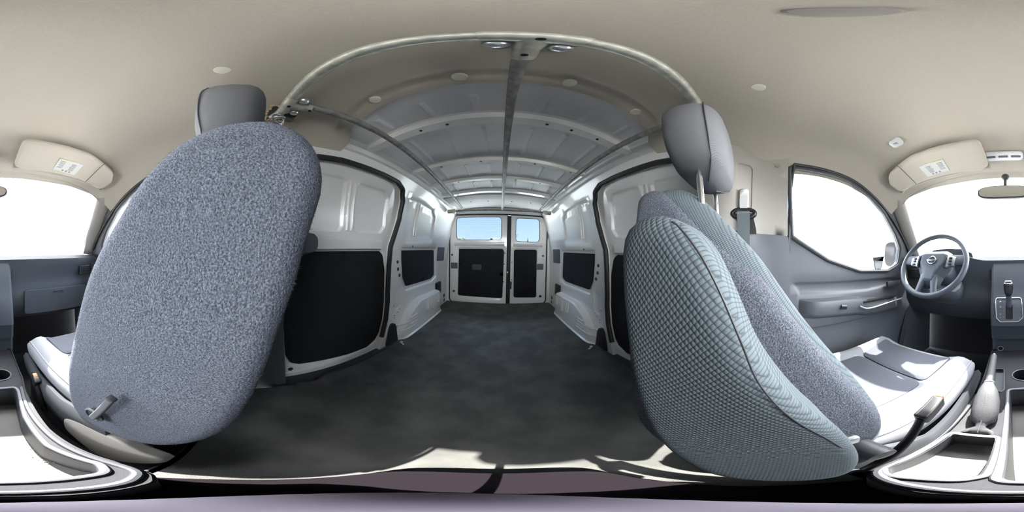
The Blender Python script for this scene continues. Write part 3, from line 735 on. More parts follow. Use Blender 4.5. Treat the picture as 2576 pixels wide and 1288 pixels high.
# ================================================================ seats
def seat_back(name, outline, xa, xb, m, parent, rnd_=.05, hollow=.03, cap=.35):
    """outline = closed (y, z) loop; xa(z), xb(z) give the inboard and outboard face; edges are rolled over by rnd_"""
    per = sum(math.dist(outline[i-1], outline[i]) for i in range(len(outline)))
    acc = 0; rs = []; want = 0; NN = 96
    for i in range(len(outline)):
        a_, b_ = outline[i], outline[(i+1) % len(outline)]; d_ = math.dist(a_, b_)
        while want <= acc+d_ and len(rs) < NN:
            t_ = (want-acc)/max(d_, 1e-9); rs.append((a_[0]+(b_[0]-a_[0])*t_, a_[1]+(b_[1]-a_[1])*t_)); want += per/NN
        acc += d_
    outline = rs
    N = len(outline); cy = sum(p[0] for p in outline)/N; cz = sum(p[1] for p in outline)/N
    secs = []
    K = 7
    for k in range(K+1):
        a = (PI/2)*k/K; secs.append((rnd_*(1-math.sin(a)), rnd_*(1-math.cos(a))*0 + rnd_*(1-math.sin(a)), rnd_*(1-math.cos(a))))
    prof = [(rnd_*(1-math.sin((PI/2)*(1-k/K))), rnd_*(1-math.cos((PI/2)*(1-k/K)))) for k in range(K+1)]  # (inset depth from x-face, inset of the contour)
    rings = []
    def ring(f, ins, extra=0, scale=1.0):
        q = inset(outline, ins); out = []
        for _ in range(int(14*ins/max(rnd_, 1e-6))):
            q = [((q[i-1][0]+2*q[i][0]+q[(i+1) % N][0])/4, (q[i-1][1]+2*q[i][1]+q[(i+1) % N][1])/4) for i in range(N)]
        for y, z in q:
            y2 = cy+(y-cy)*scale; z2 = cz+(z-cz)*scale
            out.append((y2, z2))
        return out
    def place(q, dx, side):
        res = []
        for y, z in q:
            x0 = xa(z); x1 = xb(z)
            x = x0+dx if side < 0 else x1-dx
            res.append((x, y, z))
        return res
    inner = [(0.0, cap, .55), (0.0, 1, .85)]
    def faceset(side):
        L = []
        L.append(place(ring(0, rnd_, scale=.02), 0.0, side)); L.append(place(ring(0, rnd_, scale=.5), 0.0, side)); L.append(place(ring(0, rnd_, scale=.8), 0.0, side))
        for dx, ins in prof: L.append(place(ring(0, ins), dx, side))
        return L
    A = faceset(-1); B = faceset(1)
    midr = []
    for t in (.12, .25, .4, .5, .6, .75, .88):
        q = []
        for y, z in outline:
            x0 = xa(z)+rnd_; x1 = xb(z)-rnd_
            front = 1 if y < cy+ (z-cz)*.35 else 0
            dy = hollow*math.sin(PI*t)**.7*(1 if front else 0)
            q.append((x0+(x1-x0)*t, y+dy*sm((cz+.27-abs(z-cz)*.2-z+.2)/.4) if front else y, z))
        midr.append(q)
    return loft(name, A+midr+list(reversed(B)), m, parent, caps=True, angle=60)

def headrest(parent, cx, cy, cz, tilt=.12, hw=.130, hd_=.062, hh=.115):
    rings = []
    n = 24
    for i in range(13):
        v = -1+2*i/12
        z = cz+hh*v
        k = (1-abs(v)**3.2)**.5 if abs(v) < 1 else .0
        k = max(k, .02)
        wz = hw*(.80+.20*(1-((v-.1)/1.1)**2)) * (k*.45+.55 if abs(v) < .99 else .3)
        dz = hd_*(.55+.45*k) if abs(v) < .99 else hd_*.3
        ring = []
        for j in range(n):
            a = 2*PI*j/n; c, s_ = math.cos(a), math.sin(a); e = .62
            ring.append((cx+wz*math.copysign(abs(c)**e, c), cy+dz*math.copysign(abs(s_)**e, s_)*(1.0 if s_ < 0 else .9)+(z-cz)*tilt, z))
        rings.append(ring)
    o = loft('headrest', rings, M['knitf'], parent, angle=75)
    # stitched seam around the two side panels
    for sx in (-1, 1):
        pts = []
        for i in range(0, 13):
            r_ = rings[i]; q = r_[22 if sx > 0 else 14]; pts.append((q[0]+.0012*sx, q[1]-.0012, q[2]))
        tube('seam', smooth_open(pts, 3), .0014, M['dtrim'], o, n=6)
    for dx in (-.062, .062):
        tube('headrest_post', [(cx+dx, cy-.012-.012, cz-.20), (cx+dx, cy-.012, cz-.085)], .0065, M['steel'], parent, n=12)
    return o

def cushion(parent, xi, xo, yb, yf, zt, s):
    """xi = inboard edge, xo = outboard edge; bolstered sides, centre insert, rolled front"""
    rings = []; N = 40; ys = [yb, yb-.01, yb-.05, yb-.12, yb-.20, yb-.28, yb-.36, yf+.10, yf+.05, yf+.02, yf+.005, yf]
    xm = (xi+xo)/2; hw = abs(xo-xi)/2
    for y in ys:
        t = (y-yb)/(yf-yb)
        e = sm(min((yb-y+.002)/.03, 1))*math.sqrt(max(0.02, min(1, (y-yf+.003)/.05)))
        w = hw*(.90+.10*t)*(.94+.06*e); top = zt+.012*sm((t-.5)/.4)-.05*(1-e); botz = zt-.125+.05*(1-e)+.02*t
        ring = []
        for j in range(N):
            a = 2*PI*j/N; c, q = math.cos(a), math.sin(a)
            x = w*math.copysign(abs(c)**.55, c); z = (top+botz)/2+(top-botz)/2*math.copysign(abs(q)**.55, q)
            if q > 0:
                u = abs(x)/w
                z += (.020*math.exp(-((u-.80)/.14)**2) - .012*(1-sm((u-.5)/.2)))*e*min(1, q*1.6)
            ring.append((xm+x, y, z))
        rings.append(ring)
    c_ = loft('seat_cushion', rings, M['cloth'], parent, angle=75)
    # darker cloth insert lying in the middle, with its cross seam
    def zt_(x, y): 
        t = (y-yb)/(yf-yb); u = abs(x-xm)/hw
        return zt+.012*sm((t-.5)/.4)-.012*(1-sm((u-.5)/.2))+.020*math.exp(-((u-.80)/.14)**2)
    o1 = fillet([(xm-hw*.52, yb-.03), (xm+hw*.52, yb-.03), (xm+hw*.58, yb-.30), (xm-hw*.58, yb-.30)], .03, 4)
    o2 = fillet([(xm-hw*.58, yb-.310), (xm+hw*.58, yb-.310), (xm+hw*.66, yf+.055), (xm-hw*.66, yf+.055)], .02, 4)
    for o_ in (o1, o2):
        sheet('cushion_insert', o_, lambda u, v, d: (u, v, zt_(u, v)+.006-d), M['clothd'], c_, feats=[(o_, -.004, .015)], thick=.012, grid=.04, angle=70)
    pts = [(ring[j][0], ring[j][1], ring[j][2]+.001) for ring in rings[2:-2] for j in ((3,) if s > 0 else (3,))]
    for j in (3, 17):
        tube('piping', smooth_open([(ring[j][0], ring[j][1], ring[j][2]) for ring in rings[1:-1]], 3), .0035, M['cloth'], c_, n=6)
    return c_

# ---- driver seat
ds = thing('driver_seat', 'blue-grey driver seat with raised diamond-knit armrest behind the steering wheel', 'seat', (.385, -.25, -.14))
dxa = lambda z: interp(z, [.30, .42, .62, .76, .88], [.150, .158, .215, .262, .300])
dxb = lambda z: .775-dxa(z)
d_back = smooth_closed([(-.150, .30), (-.165, .38), (-.145, .48), (-.10, .567), (-.018, .688), (.027, .738), (.073, .786), (.110, .822), (.158, .853), (.205, .856), (.240, .835), (.247, .78), (.225, .68), (.185, .55), (.130, .42), (.075, .32), (.02, .275), (-.08, .268)], 5)
back = seat_back('backrest', d_back, dxa, dxb, M['knit'], ds, .045)
back['label'] = 'diamond-knit front and bolster of the backrest'
f = lambda P: P[0]-(dxa(P[2])-.004)
def dpt(x, y): 
    p = hit(x, y, f); return (p[1], p[2])
fz = [dpt(*p) for p in ((1594, 560), (1596, 505), (1615, 482), (1650, 474), (1700, 502), (1760, 565), (1850, 645), (1920, 705), (1985, 790), (2060, 875), (2130, 945), (2195, 1005), (2236, 1060), (2215, 1095), (2180, 1118))]
fz = smooth_closed(fz+[(-.06, .285), (.03, .30), (.10, .38), (.165, .52), (.215, .66), (.235, .74)], 3)
sp = seat_back('side_panel', fz, lambda z: dxa(z)-.006, lambda z: dxa(z)+.06, M['carpet'], ds, .022, 0); sp['label'] = 'fuzzy blue-grey carpet side of the backrest'
headrest(ds, .365, .125, .985, .10)
# raised armrest against the inboard side, rounded top, narrow seam near its front edge
ar_px = [(1560, 600), (1572, 572), (1600, 548), (1650, 536), (1697, 550), (1740, 585), (1774, 632), (1808, 700), (1856, 810), (1908, 915), (2015, 1022), (2130, 1090), (2172, 1148), (2140, 1190), (2040, 1206), (1900, 1207), (1790, 1195), (1700, 1150), (1630, 1070), (1590, 950), (1568, 800), (1560, 690)]
AX = .103
aro = [at(x, y, 'x', AX) for x, y in ar_px]
aro = smooth_closed([(p[1], p[2]) for p in aro], 3)
arm = seat_back('armrest', aro, lambda z: AX-.006, lambda z: AX+.052, M['knit'], ds, .016, 0); arm['label'] = 'raised armrest covered in pale diamond knit'
seam = [at(x, y, 'x', AX-.0055) for x, y in ((1690, 558), (1700, 563), (1710, 573), (1738, 607), (1775, 664), (1822, 760), (1868, 870), (1905, 958), (1970, 1035), (2070, 1098), (2118, 1126))]
tube('armrest_seam', smooth_open([tuple(p) for p in seam], 4), .0007, M['dtrim'], arm, n=6)
lathe('armrest_pivot', [(.002, 0), (.016, .002), (.018, .012), (.018, .05), (.01, .052)], (.11, -.100, .350), (1, 0, 0), M['dtrim'], arm)
p = at(2138, 1108, 'x', .122); box('recline_release', tuple(p), (.008, .016, .020), M['silver'], ds, .004)
cushion(ds, .155, .645, -.10, -.625, .275, 1)
bm = newbm(); add_box(bm, (.385, -.34, .09), (.40, .42, .14), .02, 3); add_box(bm, (.385, -.36, -.06), (.44, .50, .16), .01, 2); finish(bm, 'seat_base', M['dtrim'], ds)
sh = loft('side_shield', [[(.150, y, z0), (.142, y, z0+.01), (.140, y, z1-.02), (.150, y, z1), (.165, y, z1-.01), (.165, y, z0)] for y, z0, z1 in ((-.62, .15, .20), (-.60, .12, .215), (-.45, .08, .20), (-.25, .07, .19), (-.14, .10, .27), (-.10, .16, .28), (-.08, .2, .26))], M['dtrim'], ds)
# buckle on its stalk beside the cushion
b0 = at(2290, 1100, 'x', .128); b1 = at(2318, 1052, 'x', .128); b2 = at(2360, 1008, 'x', .130)
V0, V1, V2 = Vector(b0), Vector(b1), Vector(b2)
ax_ = (V2-V1).normalized(); side_ = Vector((1, 0, 0)); up_ = ax_.cross(side_).normalized(); side_ = up_.cross(ax_)
m3 = Matrix((side_, up_, ax_)).transposed(); L_ = (V2-V1).length
bk = newbm(); add_box(bk, (V1+V2)/2, (.020, .030, L_*1.15), .005, 3, m3); bko = finish(bk, 'belt_buckle', M['black'], ds)
bk = newbm(); add_box(bk, V2+ax_*.008+up_*(.003), (.012, .020, .008), .002, 2, m3); rb = finish(bk, 'release_button', M['red'], bko); rb['label'] = 'orange-red release button'
tube('buckle_stalk', smooth_open([tuple(V1), tuple(V0), (.125, -.11, .26), (.13, -.10, .20)], 4), .007, M['black'], ds, n=8)

# ---- passenger seat
ps = thing('passenger_seat', 'fuzzy carpet-backed blue-grey passenger seat with a dark recline lever low on its side', 'seat', (-.385, -.38, -.14))
pxa = lambda z: interp(z, [.27, .45, .78, .88], [-.140, -.127, -.122, -.135])
neg = lambda fn: (lambda z: -fn(z))
pb = [(-.310, .300), (-.300, .395), (-.268, .520), (-.215, .655), (-.165, .722), (-.125, .760), (-.086, .795), (-.050, .828), (-.018, .850), (.017, .866), (.050, .858), (.078, .820), (.083, .775), (.072, .735), (.060, .700), (.050, .665), (.033, .620), (.014, .550), (-.010, .460), (-.042, .350), (-.080, .275), (-.135, .247), (-.225, .247), (-.285, .262)]
pb = [(y-.012 if i < 9 or i > 19 else y+.002, z+(.010 if 5 < i < 12 else (-.026 if i > 19 or i == 0 else 0))) for i, (y, z) in enumerate(pb)]
p_back = smooth_closed(pb, 4)
pbk = seat_back('backrest', p_back, lambda z: -.645-.0*z+.0, lambda z: pxa(z), M['carpet'], ps, .030, .02)
pbk['label'] = 'backrest wrapped in fuzzy blue-grey carpet'
fr = seat_back('front_cloth', smooth_closed([(-.335, .32), (-.325, .42), (-.292, .54), (-.238, .67), (-.185, .745), (-.11, .80), (-.08, .80), (-.15, .70), (-.20, .58), (-.24, .45), (-.27, .33)], 4), lambda z: -.62, lambda z: -.165, M['knitf'], ps, .015, .02)
headrest(ps, -.365, -.012, 1.045, .10, .145, .070, .12)
cushion(ps, -.155, -.645, -.26, -.78, .285, -1)
bm = newbm(); add_box(bm, (-.385, -.50, .09), (.40, .42, .14), .02, 3); add_box(bm, (-.385, -.48, -.06), (.44, .54, .16), .01, 2); finish(bm, 'seat_base', M['dtrim'], ps)
shp = [at(x, y, 'x', -.142) for x, y in ((162, 1052), (200, 1062), (280, 1100), (360, 1140), (420, 1162), (350, 1166), (260, 1150), (195, 1105), (165, 1078))]
q = [(p[1], p[2]) for p in shp]
seat_back('side_shield', smooth_closed(q, 3), lambda z: -.17, lambda z: -.140, M['btrim'], ps, .006, 0)
loft('hinge_cover', [[(-.150, y, z0), (-.142, y, z0+.01), (-.140, y, z1-.02), (-.150, y, z1), (-.165, y, z1-.01), (-.165, y, z0)] for y, z0, z1 in ((-.76, .15, .20), (-.74, .12, .215), (-.58, .08, .20), (-.38, .07, .22), (-.27, .12, .26), (-.2, .16, .26))], M['dtrim'], ps)
# recline lever in its round recess
lv0 = Vector(at(238, 1048, 'x', -.121)); lv1 = Vector(at(282, 1004, 'x', -.112))
lathe('lever_recess', [(.004, -.004), (.020, -.003), (.021, .001), (.017, .003), (.016, .0), (.003, -.001)], Vector((-.1225, lv0.y-.004, lv0.z+.002)), (1, 0, 0), M['dtrim'], ps)
dirv = (lv1-lv0).normalized(); upv = Vector((1, 0, 0)); sdv = dirv.cross(upv).normalized(); upv = sdv.cross(dirv)
m3 = Matrix((sdv, upv, dirv)).transposed(); bm = newbm()
add_box(bm, (lv0+lv1)/2+Vector((.002, 0, 0)), (.0135, .009, (lv1-lv0).length+.012), .003, 3, m3, taper=(.85, .9)); lo = finish(bm, 'recline_lever', M['gtrim'], ps)
bm = newbm(); add_box(bm, lv1+dirv*.003+Vector((.002, 0, 0)), (.013, .0098, .010), .002, 2, m3); finish(bm, 'lever_tip', M['dtrim'], lo)
# buckle of the passenger belt
bm = newbm(); P_ = Vector(at(92, 962, 'x', -.135)); add_box(bm, P_, (.022, .032, .065), .006, 3, Matrix.Rotation(-.35, 3, 'X')); pbko = finish(bm, 'belt_buckle', M['black'], ps)
bm = newbm(); add_box(bm, P_+Vector((0, -.013, .034)), (.014, .02, .006), .002, 2, Matrix.Rotation(-.35, 3, 'X')); finish(bm, 'release_button', M['red'], pbko)['label'] = 'orange-red release button'
tube('buckle_stalk', smooth_open([tuple(P_), tuple(P_+Vector((0, .03, -.05))), (P_.x, P_.y+.07, P_.z-.13)], 4), .010, M['black'], ps, n=8)

# ================================================================ centre console with two trays, handbrake deck and cup holders
co = thing('centre_console', 'low dark console with deep trays and cup holders between the two seats', 'console', (.02, -.4, -.14))
def f2(x, y, z): return tuple(at(x, y, 'z', z)[:2])
CW0, CW1 = -.092, .140
# outer body: rounded tub with holes for both trays
outl = fillet([(-.10, -.895), (.130, -.895), (.128, -.50), (.145, -.30), (.140, -.16), (.125, -.095), (.06, -.070), (0, -.064), (-.06, -.068), (-.085, -.085), (-.095, -.14), (-.085, -.30), (-.09, -.52), (-.10, -.6)], .03, 4)
T1 = fillet([(.032, -.520), (-.060, -.526), (-.062, -.50), (-.050, -.36), (-.052, -.23), (-.072, -.140), (-.060, -.118), (.030, -.118)], [.012, .012, .03, .03, .03, .02, .015, .012], 4)
T2 = fillet([(.126, -.283), (.052, -.283), (.050, -.135), (.062, -.118), (.110, -.108), (.128, -.125), (.130, -.20)], [.006, .006, .02, .015, .02, .02, .02], 4)
T3 = fillet([(.094, -.700), (.060, -.700), (.052, -.545), (.058, -.53), (.088, -.545)], .008, 3)
cup = [(-.020+.042*math.cos(a), -.645+.042*math.sin(a)) for a in np.linspace(0, 2*PI, 30, endpoint=False)]
hbslot = fillet([(.118, -.470), (.060, -.470), (.055, -.315), (.118, -.315)], .012, 3)
def ctop(x, y):
    z = .165
    if x > .040 and y < -.27: z = interp(y, [-.9, -.52, -.30, -.27], [.150, .145, .148, .160])
    elif y < -.53: z = .150
    return z
deck = sheet('console_deck', outl, lambda u, v, d: (u, v, ctop(u, v)-d), M['deck'], co, holes=[T1, T2, T3, cup], thick=.008, grid=.035, step=.03)
def wallring(name, poly, z0, z1, m, lip=.0, flare=0):
    q = resample(poly, .02); s_ = 1 if area(q) > 0 else -1
    rings = [[(p[0], p[1], z1) for p in q], [(p[0], p[1], z0) for p in inset(q, flare)], [(p[0], p[1], z0-.004) for p in inset(q, flare)], [(p[0], p[1], z1) for p in inset(q, -.004)]]
    return loft(name, rings, m, co, caps=False, closed=True)
def floorplate(name, poly, z, m): return sheet(name, inset(poly, -.003), lambda u, v, d: (u, v, z-d), m, co, thick=.004, grid=.05)
wallring('tray_wall', T1, .055, .163, M['dtrim'], flare=.006); floorplate('tray_floor', T1, .058, M['trayg'])['label'] = 'grey textured tray floor'
wallring('tray_wall', T2, .085, .160, M['dtrim'], flare=.002); floorplate('tray_floor', T2, .088, M['trayg'])['label'] = 'grey textured tray floor'
wallring('coin_tray_wall', T3, .125, .150, M['dtrim']); floorplate('coin_tray_floor', T3, .127, M['dash'])
wallring('cup_holder', cup, .070, .152, M['black'], flare=.004); floorplate('cup_holder_floor', cup, .073, M['black'])
wallring('console_body', inset(outl, .001), -.14, .160, M['deck'])
# raised rims
def rim(name, poly, z, r, m): 
    bm = newbm(); add_tube(bm, [(x, y, z(x, y) if callable(z) else z) for x, y in resample(poly, .02)], r, n=8, closed=True); return finish(bm, name, m, co)
rim('tray_rim', inset(T1, -.006), .168, .0055, M['gtrim'])
rim('tray_rim', inset(T2, -.006), lambda x, y: ctop(x, min(y, -.2))+.004, .0045, M['gtrim'])
bm = newbm(); add_tube(bm, smooth_open([(.132, -.50, .15), (.140, -.36, .158), (.143, -.25, .166), (.138, -.16, .168), (.122, -.105, .168), (.06, -.082, .168), (.0, -.078, .168), (-.06, -.084, .168), (-.088, -.12, .168), (-.078, -.25, .168), (-.072, -.40, .168), (-.082, -.53, .166)], 6), .006, n=8)
finish(bm, 'console_edge', M['dtrim'], co)
rim('cup_rim', inset(cup, -.002), .153, .0025, M['gtrim'])
loft('console_foot', [[(x_, y_, z_) for x_, y_ in smooth_closed([(-.06, -.12), (.12, -.12), (.135, .0), (.132, .10), (.10, .135), (.03, .142), (-.04, .135), (-.085, .10), (-.105, .0), (-.10, -.08)], 4)] for z_ in (.001, .022, .030)], M['foot'], co)  # left bulge added to cover part of the sunlit strip on the floor
# crumbs and dust in the deep tray
bm = newbm(); rnd = random.Random(11)
for _ in range(90):
    t = rnd.random(); add_box(bm, (-.050+rnd.gauss(0, .006), -.20-.12*t, .0615), (rnd.uniform(.0008, .002),)*3, 0, 1)
tag(finish(bm, 'tray_crumbs', mat('crumbs', (.55, .48, .36), 1.0), None), 'pale crumbs scattered in the deep console tray', 'crumbs', kind='stuff')
# dashboard centre stack rising from the console is part of the dashboard (below)

# handbrake
hb = thing('parking_brake', 'grey handbrake lever in a creased boot beside the driver seat', 'handbrake', (.085, -.33, .148))
bt = []
for y, z0, z1, w_, x_ in ((-.300, .150, .156, .032, .086), (-.312, .150, .164, .026, .086), (-.325, .150, .170, .010, .086), (-.338, .150, .178, .014, .086), (-.350, .150, .192, .029, .086), (-.385, .152, .212, .033, .087), (-.425, .170, .232, .034, .088), (-.458, .195, .246, .028, .089), (-.485, .212, .250, .020, .090), (-.500, .220, .248, .015, .090)):
    ring = []
    for k in range(16):
        a = 2*PI*k/16; c, s_ = math.cos(a), math.sin(a)
        ring.append((x_+w_*math.copysign(abs(c)**.6, c), y, (z0+z1)/2+(z1-z0)/2*math.copysign(abs(s_)**.8, s_)*(1.0-.35*abs(c)**1.5)))
    bt.append(ring)
boot = loft('brake_boot', bt, M['leather'], hb, angle=60)
tube('boot_stitching', smooth_open([(.0865, -.30, .1600), (.0865, -.335, .178), (.0865, -.385, .212), (.0875, -.425, .2340), (.0890, -.485, .2490)], 5), .0008, M['gtrim'], boot, n=6)
gp = [(.090, -.495, .236), (.0905, -.53, .246), (.091, -.57, .258), (.0915, -.61, .268), (.092, -.640, .276)]
tube('brake_grip', smooth_open(gp, 4), .013, M['leather'], hb, n=16, rr=[.0145]*4+[.0130]*4+[.0125]*4+[.0120]*4+[.0118])
lathe('grip_collar', [(.012, -.003), (.0175, -.002), (.0175, .003), (.012, .004)], gp[0], (0, -1, .28), M['silver'], hb)
lathe('brake_button', [(.006, -.004), (.0065, .006), (.005, .009), (.001, .010)], (.0921, -.642, .2766), (0, -1, .28), M['silver'], hb)

# ================================================================ dashboard
da = thing('dashboard', 'dark grey dashboard spanning the cab under the windscreen', 'dashboard', (0, -1.0, .4))
dprof = lambda x: [(-1.36, .60), (-1.34, .705), (-1.15, .727), (-1.0, .731), (-.945, .724), (-.925, .702), (-.930, .650), (-.955, .600), (-.945, .55), (-.925, .50), (-.935, .43), (-.98, .36), (-1.05, .31), (-1.10, .32), (-1.36, .40)]
rings = []
for i in range(41):
    x = -.725+1.45*i/40; rr = []
    for y, z in dprof(x):
        by = .03*sm((abs(x)-.45)/.25)
        bz = .030*math.exp(-((x-.40)/.17)**4)*(1 if z > .66 else 0)
        rr.append((x, y-by*(.3 if y > -1.2 else 0), z+bz))
    rings.append(rr)
loft('dash_body', rings, M['dash'], da, angle=40)
# instrument hood
loft('instrument_hood', [[(.40+x*w_, y, .705+z*h_) for x, z in ((-1, 0), (-.92, .55), (-.6, .9), (0, 1), (.6, .9), (.92, .55), (1, 0))] for y, w_, h_ in ((-1.15, .13, .02), (-1.05, .155, .055), (-.96, .165, .075), (-.93, .165, .075), (-.935, .150, .06))], M['dash'], da, angle=60)
# air vents
for x0 in (-.62, .66, -.07, .09):
    bm = newbm(); add_box(bm, (x0, -.938, .62), (.10 if abs(x0) > .3 else .11, .02, .07), .012, 3); v_ = finish(bm, 'air_vent', M['black'], da)
    bm = newbm()
    for k in range(5): add_box(bm, (x0, -.928, .596+.012*k), (.085, .004, .003), .001, 1)
    finish(bm, 'vent_louvre', M['dtrim'], v_)
# glovebox lid
sheet('glovebox_lid', fillet([(-.60, .52), (-.19, .52), (-.19, .37), (-.58, .37)], .02, 4), lambda u, v, d: (u, -.905+.25*(.52-v)*0-(.50-v)*.18*(1 if v < .5 else 0)+d*-1, v), M['dash'], da, feats=[(fillet([(-.43, .505), (-.36, .505), (-.36, .485), (-.43, .485)], .006, 3), .008, .005)], thick=.035, grid=.06)
# centre stack with shifter plate
cs = loft('centre_stack', [[(-.118, y0, z), (-.112, y1-.012, z), (-.100, y1, z), (.118, y1, z), (.130, y1-.012, z), (.136, y0, z)] for z, y0, y1 in ((.70, -1.0, -.935), (.66, -1.0, -.915), (.56, -1.0, -.885), (.50, -1.0, -.865), (.47, -1.0, -.850), (.36, -1.0, -.835), (.345, -1.0, -.835), (.335, -1.0, -.845), (.25, -1.0, -.862), (.24, -1.0, -.885), (.13, -1.0, -.895))], M['dash'], da, angle=35)
cs['label'] = 'centre stack carrying the shifter plate'
def stack_y(z): return interp(z, [.13, .24, .25, .335, .345, .36, .47, .50, .56, .66, .70], [-.895, -.885, -.862, -.845, -.835, -.835, -.850, -.865, -.885, -.915, -.935])
rp = [at(x, y, 'y', -.845) for x, y in ((2508, 738), (2572, 738), (2576, 790), (2558, 800), (2516, 796))]
spl = sheet('shifter_plate', fillet([(.104, .500), (-.030, .500), (-.036, .395), (-.010, .372), (.080, .372), (.100, .395)], .014, 4), lambda u, v, d: (u, stack_y(v)+.004-d, v), M['gtrim'], cs, holes=[fillet([(.052, .475), (.016, .475), (.016, .385), (.052, .385)], .006, 3)], thick=.006, grid=.04)
bm = newbm(); q = resample(fillet([(.104, .500), (-.030, .500), (-.036, .395), (-.010, .372), (.080, .372), (.100, .395)], .014, 4), .012); add_tube(bm, [(x, stack_y(z)+.006, z) for x, z in q], .0022, n=6, closed=True); finish(bm, 'plate_rim', M['silver'], spl)
sheet('shifter_gate', fillet([(.054, .478), (.014, .478), (.014, .383), (.054, .383)], .006, 3), lambda u, v, d: (u, stack_y(v)+.0005-d, v), M['black'], spl, thick=.003, grid=.04)
# gear letters on the plate (P R N D and the low range)
def glyph(ch, x, z, y, h, parent, m=None):
    """tiny embossed strokes: ch is a list of polylines in a unit cell"""
    bm = newbm()
    for pl in ch: add_tube(bm, [(x-(u-.5)*h*.7, y, z+(v-.5)*h) for u, v in pl], h*.07, n=5)
    return finish(bm, 'plate_letter', m or M['silver'], parent)
GL = {'P': [[(0, 0), (0, 1), (.7, 1), (1, .8), (.7, .5), (0, .5)]], 'R': [[(0, 0), (0, 1), (.7, 1), (1, .8), (.7, .5), (0, .5)], [(.5, .5), (1, 0)]], 'N': [[(0, 0), (0, 1), (1, 0), (1, 1)]],
      'D': [[(0, 0), (0, 1), (.6, 1), (1, .7), (1, .3), (.6, 0), (0, 0)]], 'L': [[(0, 1), (0, 0), (1, 0)]]}
for ch, z in zip('PRNDL', (.478, .452, .434, .416, .399)): glyph(GL[ch], .078, z, stack_y(z)+.0055, .011, spl)
bm = newbm()
for z in (.452, .434, .416, .399): add_lathe(bm, [(.0008, 0), (.0016, .0004), (.0004, .0012)], (.064, stack_y(z)+.005, z), (0, 1, 0), 8)
finish(bm, 'position_dots', M['silver'], spl)
# shift lever
sk = [(.034, -.862, .455), (.034, -.845, .495), (.035, -.825, .530)]
tube('shift_lever', smooth_open(sk, 4), .014, M['dash'], da, n=14, rr=[.020]*3+[.016]*3+[.015]*3)
kb = loft('shift_knob', [[(.035+w_*math.cos(a)*1.0, -.818+dy+w_*.75*math.sin(a), z) for a in np.linspace(0, 2*PI, 20, endpoint=False)] for z, w_, dy in ((.520, .014, -.004), (.532, .020, -.003), (.555, .024, 0), (.575, .025, .003), (.590, .021, .005), (.597, .010, .006))], M['black'], da, angle=70)
bm = newbm(); add_tube(bm, [(.035+.023*math.cos(a), -.815+.018*math.sin(a), .586) for a in np.linspace(0, 2*PI, 20, endpoint=False)], .003, n=6, closed=True); finish(bm, 'knob_ring', M['steel'], kb)
box('knob_cap', (.035, -.812, .596), (.034, .026, .006), M['steel'], kb, .003)
# 12 volt socket and small icons below the stack
lathe('power_socket', [(.006, -.004), (.016, -.003), (.0165, .002), (.013, .003), (.012, -.002), (.002, -.003)], (.085, -.878, .175), (0, 1, 0), M['black'], cs)
bm = newbm(); add_tube(bm, [(.085+.0150*math.cos(a), -.8755, .175+.0150*math.sin(a)) for a in np.linspace(0, 2*PI, 20, endpoint=False)], .0014, n=6, closed=True); finish(bm, 'socket_ring', M['silver'], cs)
bm = newbm(); add_tube(bm, [(.092, -.889, .135), (.085, -.889, .131), (.078, -.889, .135)], .0008, n=5); add_tube(bm, [(.094, -.890, .118), (.076, -.890, .118)], .0008, n=5); add_tube(bm, [(.091, -.890, .112), (.079, -.890, .112)], .0008, n=5)
finish(bm, 'socket_icon', M['silver'], cs)
# lower knee panel and footwell sides
loft('knee_panel', [[(x, -.965, .50), (x, -.935, .485), (x, -.935, .42), (x, -.985, .33), (x, -1.02, .33), (x, -1.02, .50)] for x in (.145, .16, .40, .66, .70)], M['dtrim'], da)
for s in (-1, 1):
    loft('kick_panel', [[(s*.735, y, z0), (s*.71, y, z0), (s*.70, y, z1), (s*.735, y, z1)] for y, z0, z1 in ((-1.25, -.13, .40), (-1.05, -.13, .42), (-.95, -.13, .33), (-.88, -.13, .12), (-.84, -.13, -.08))], M['gtrim'], da)

# ================================================================ steering wheel, column and stalks
st = thing('steering_wheel', 'dark three-spoke steering wheel with a chrome ring emblem in front of the driver seat', 'steering wheel', (.40, -.74, .69))
WC = Vector((.408, -.745, .690)); WN = Vector((0, .86, .51)).normalized()      # faces the driver, tipped up
WX_ = Vector((1, 0, 0)); WU = WN.cross(WX_).normalized()
if WU.z < 0: WU = -WU
def wp_(u, v, h=0): return WC+WX_*u+WU*v+WN*h
RW = .178
bm = newbm(); add_tube(bm, [wp_(RW*math.cos(a), RW*math.sin(a)) for a in np.linspace(0, 2*PI, 56, endpoint=False)], .0145, n=12, closed=True)
finish(bm, 'wheel_rim', M['dash'], st)
hub = fillet([(-.100, .058), (-.06, .080), (.06, .080), (.100, .058), (.094, -.010), (.060, -.070), (.042, -.125), (-.042, -.125), (-.060, -.070), (-.094, -.010)], .02, 4)
hubo = sheet('wheel_hub', hub, lambda u, v, d: tuple(wp_(u, v, -.012+d)), M['dash'], st, feats=[(hub, .026, .030)], thick=-.03, grid=.02, angle=60)
def spoke(name, a, b, w0, w1, m, parent, h=.0):
    A = wp_(*a, h); B = wp_(*b, h-.004); d = (B-A).normalized(); sd = WN.cross(d)
    return loft(name, [[P+sd*w_+WN*.008, P+sd*w_*.7+WN*.012, P-sd*w_*.7+WN*.012, P-sd*w_+WN*.008, P-sd*w_-WN*.008, P+sd*w_-WN*.008] for P, w_ in ((A, w0), ((A+B)/2, (w0+w1)/2*.9), (B, w1))], m, parent, angle=50)
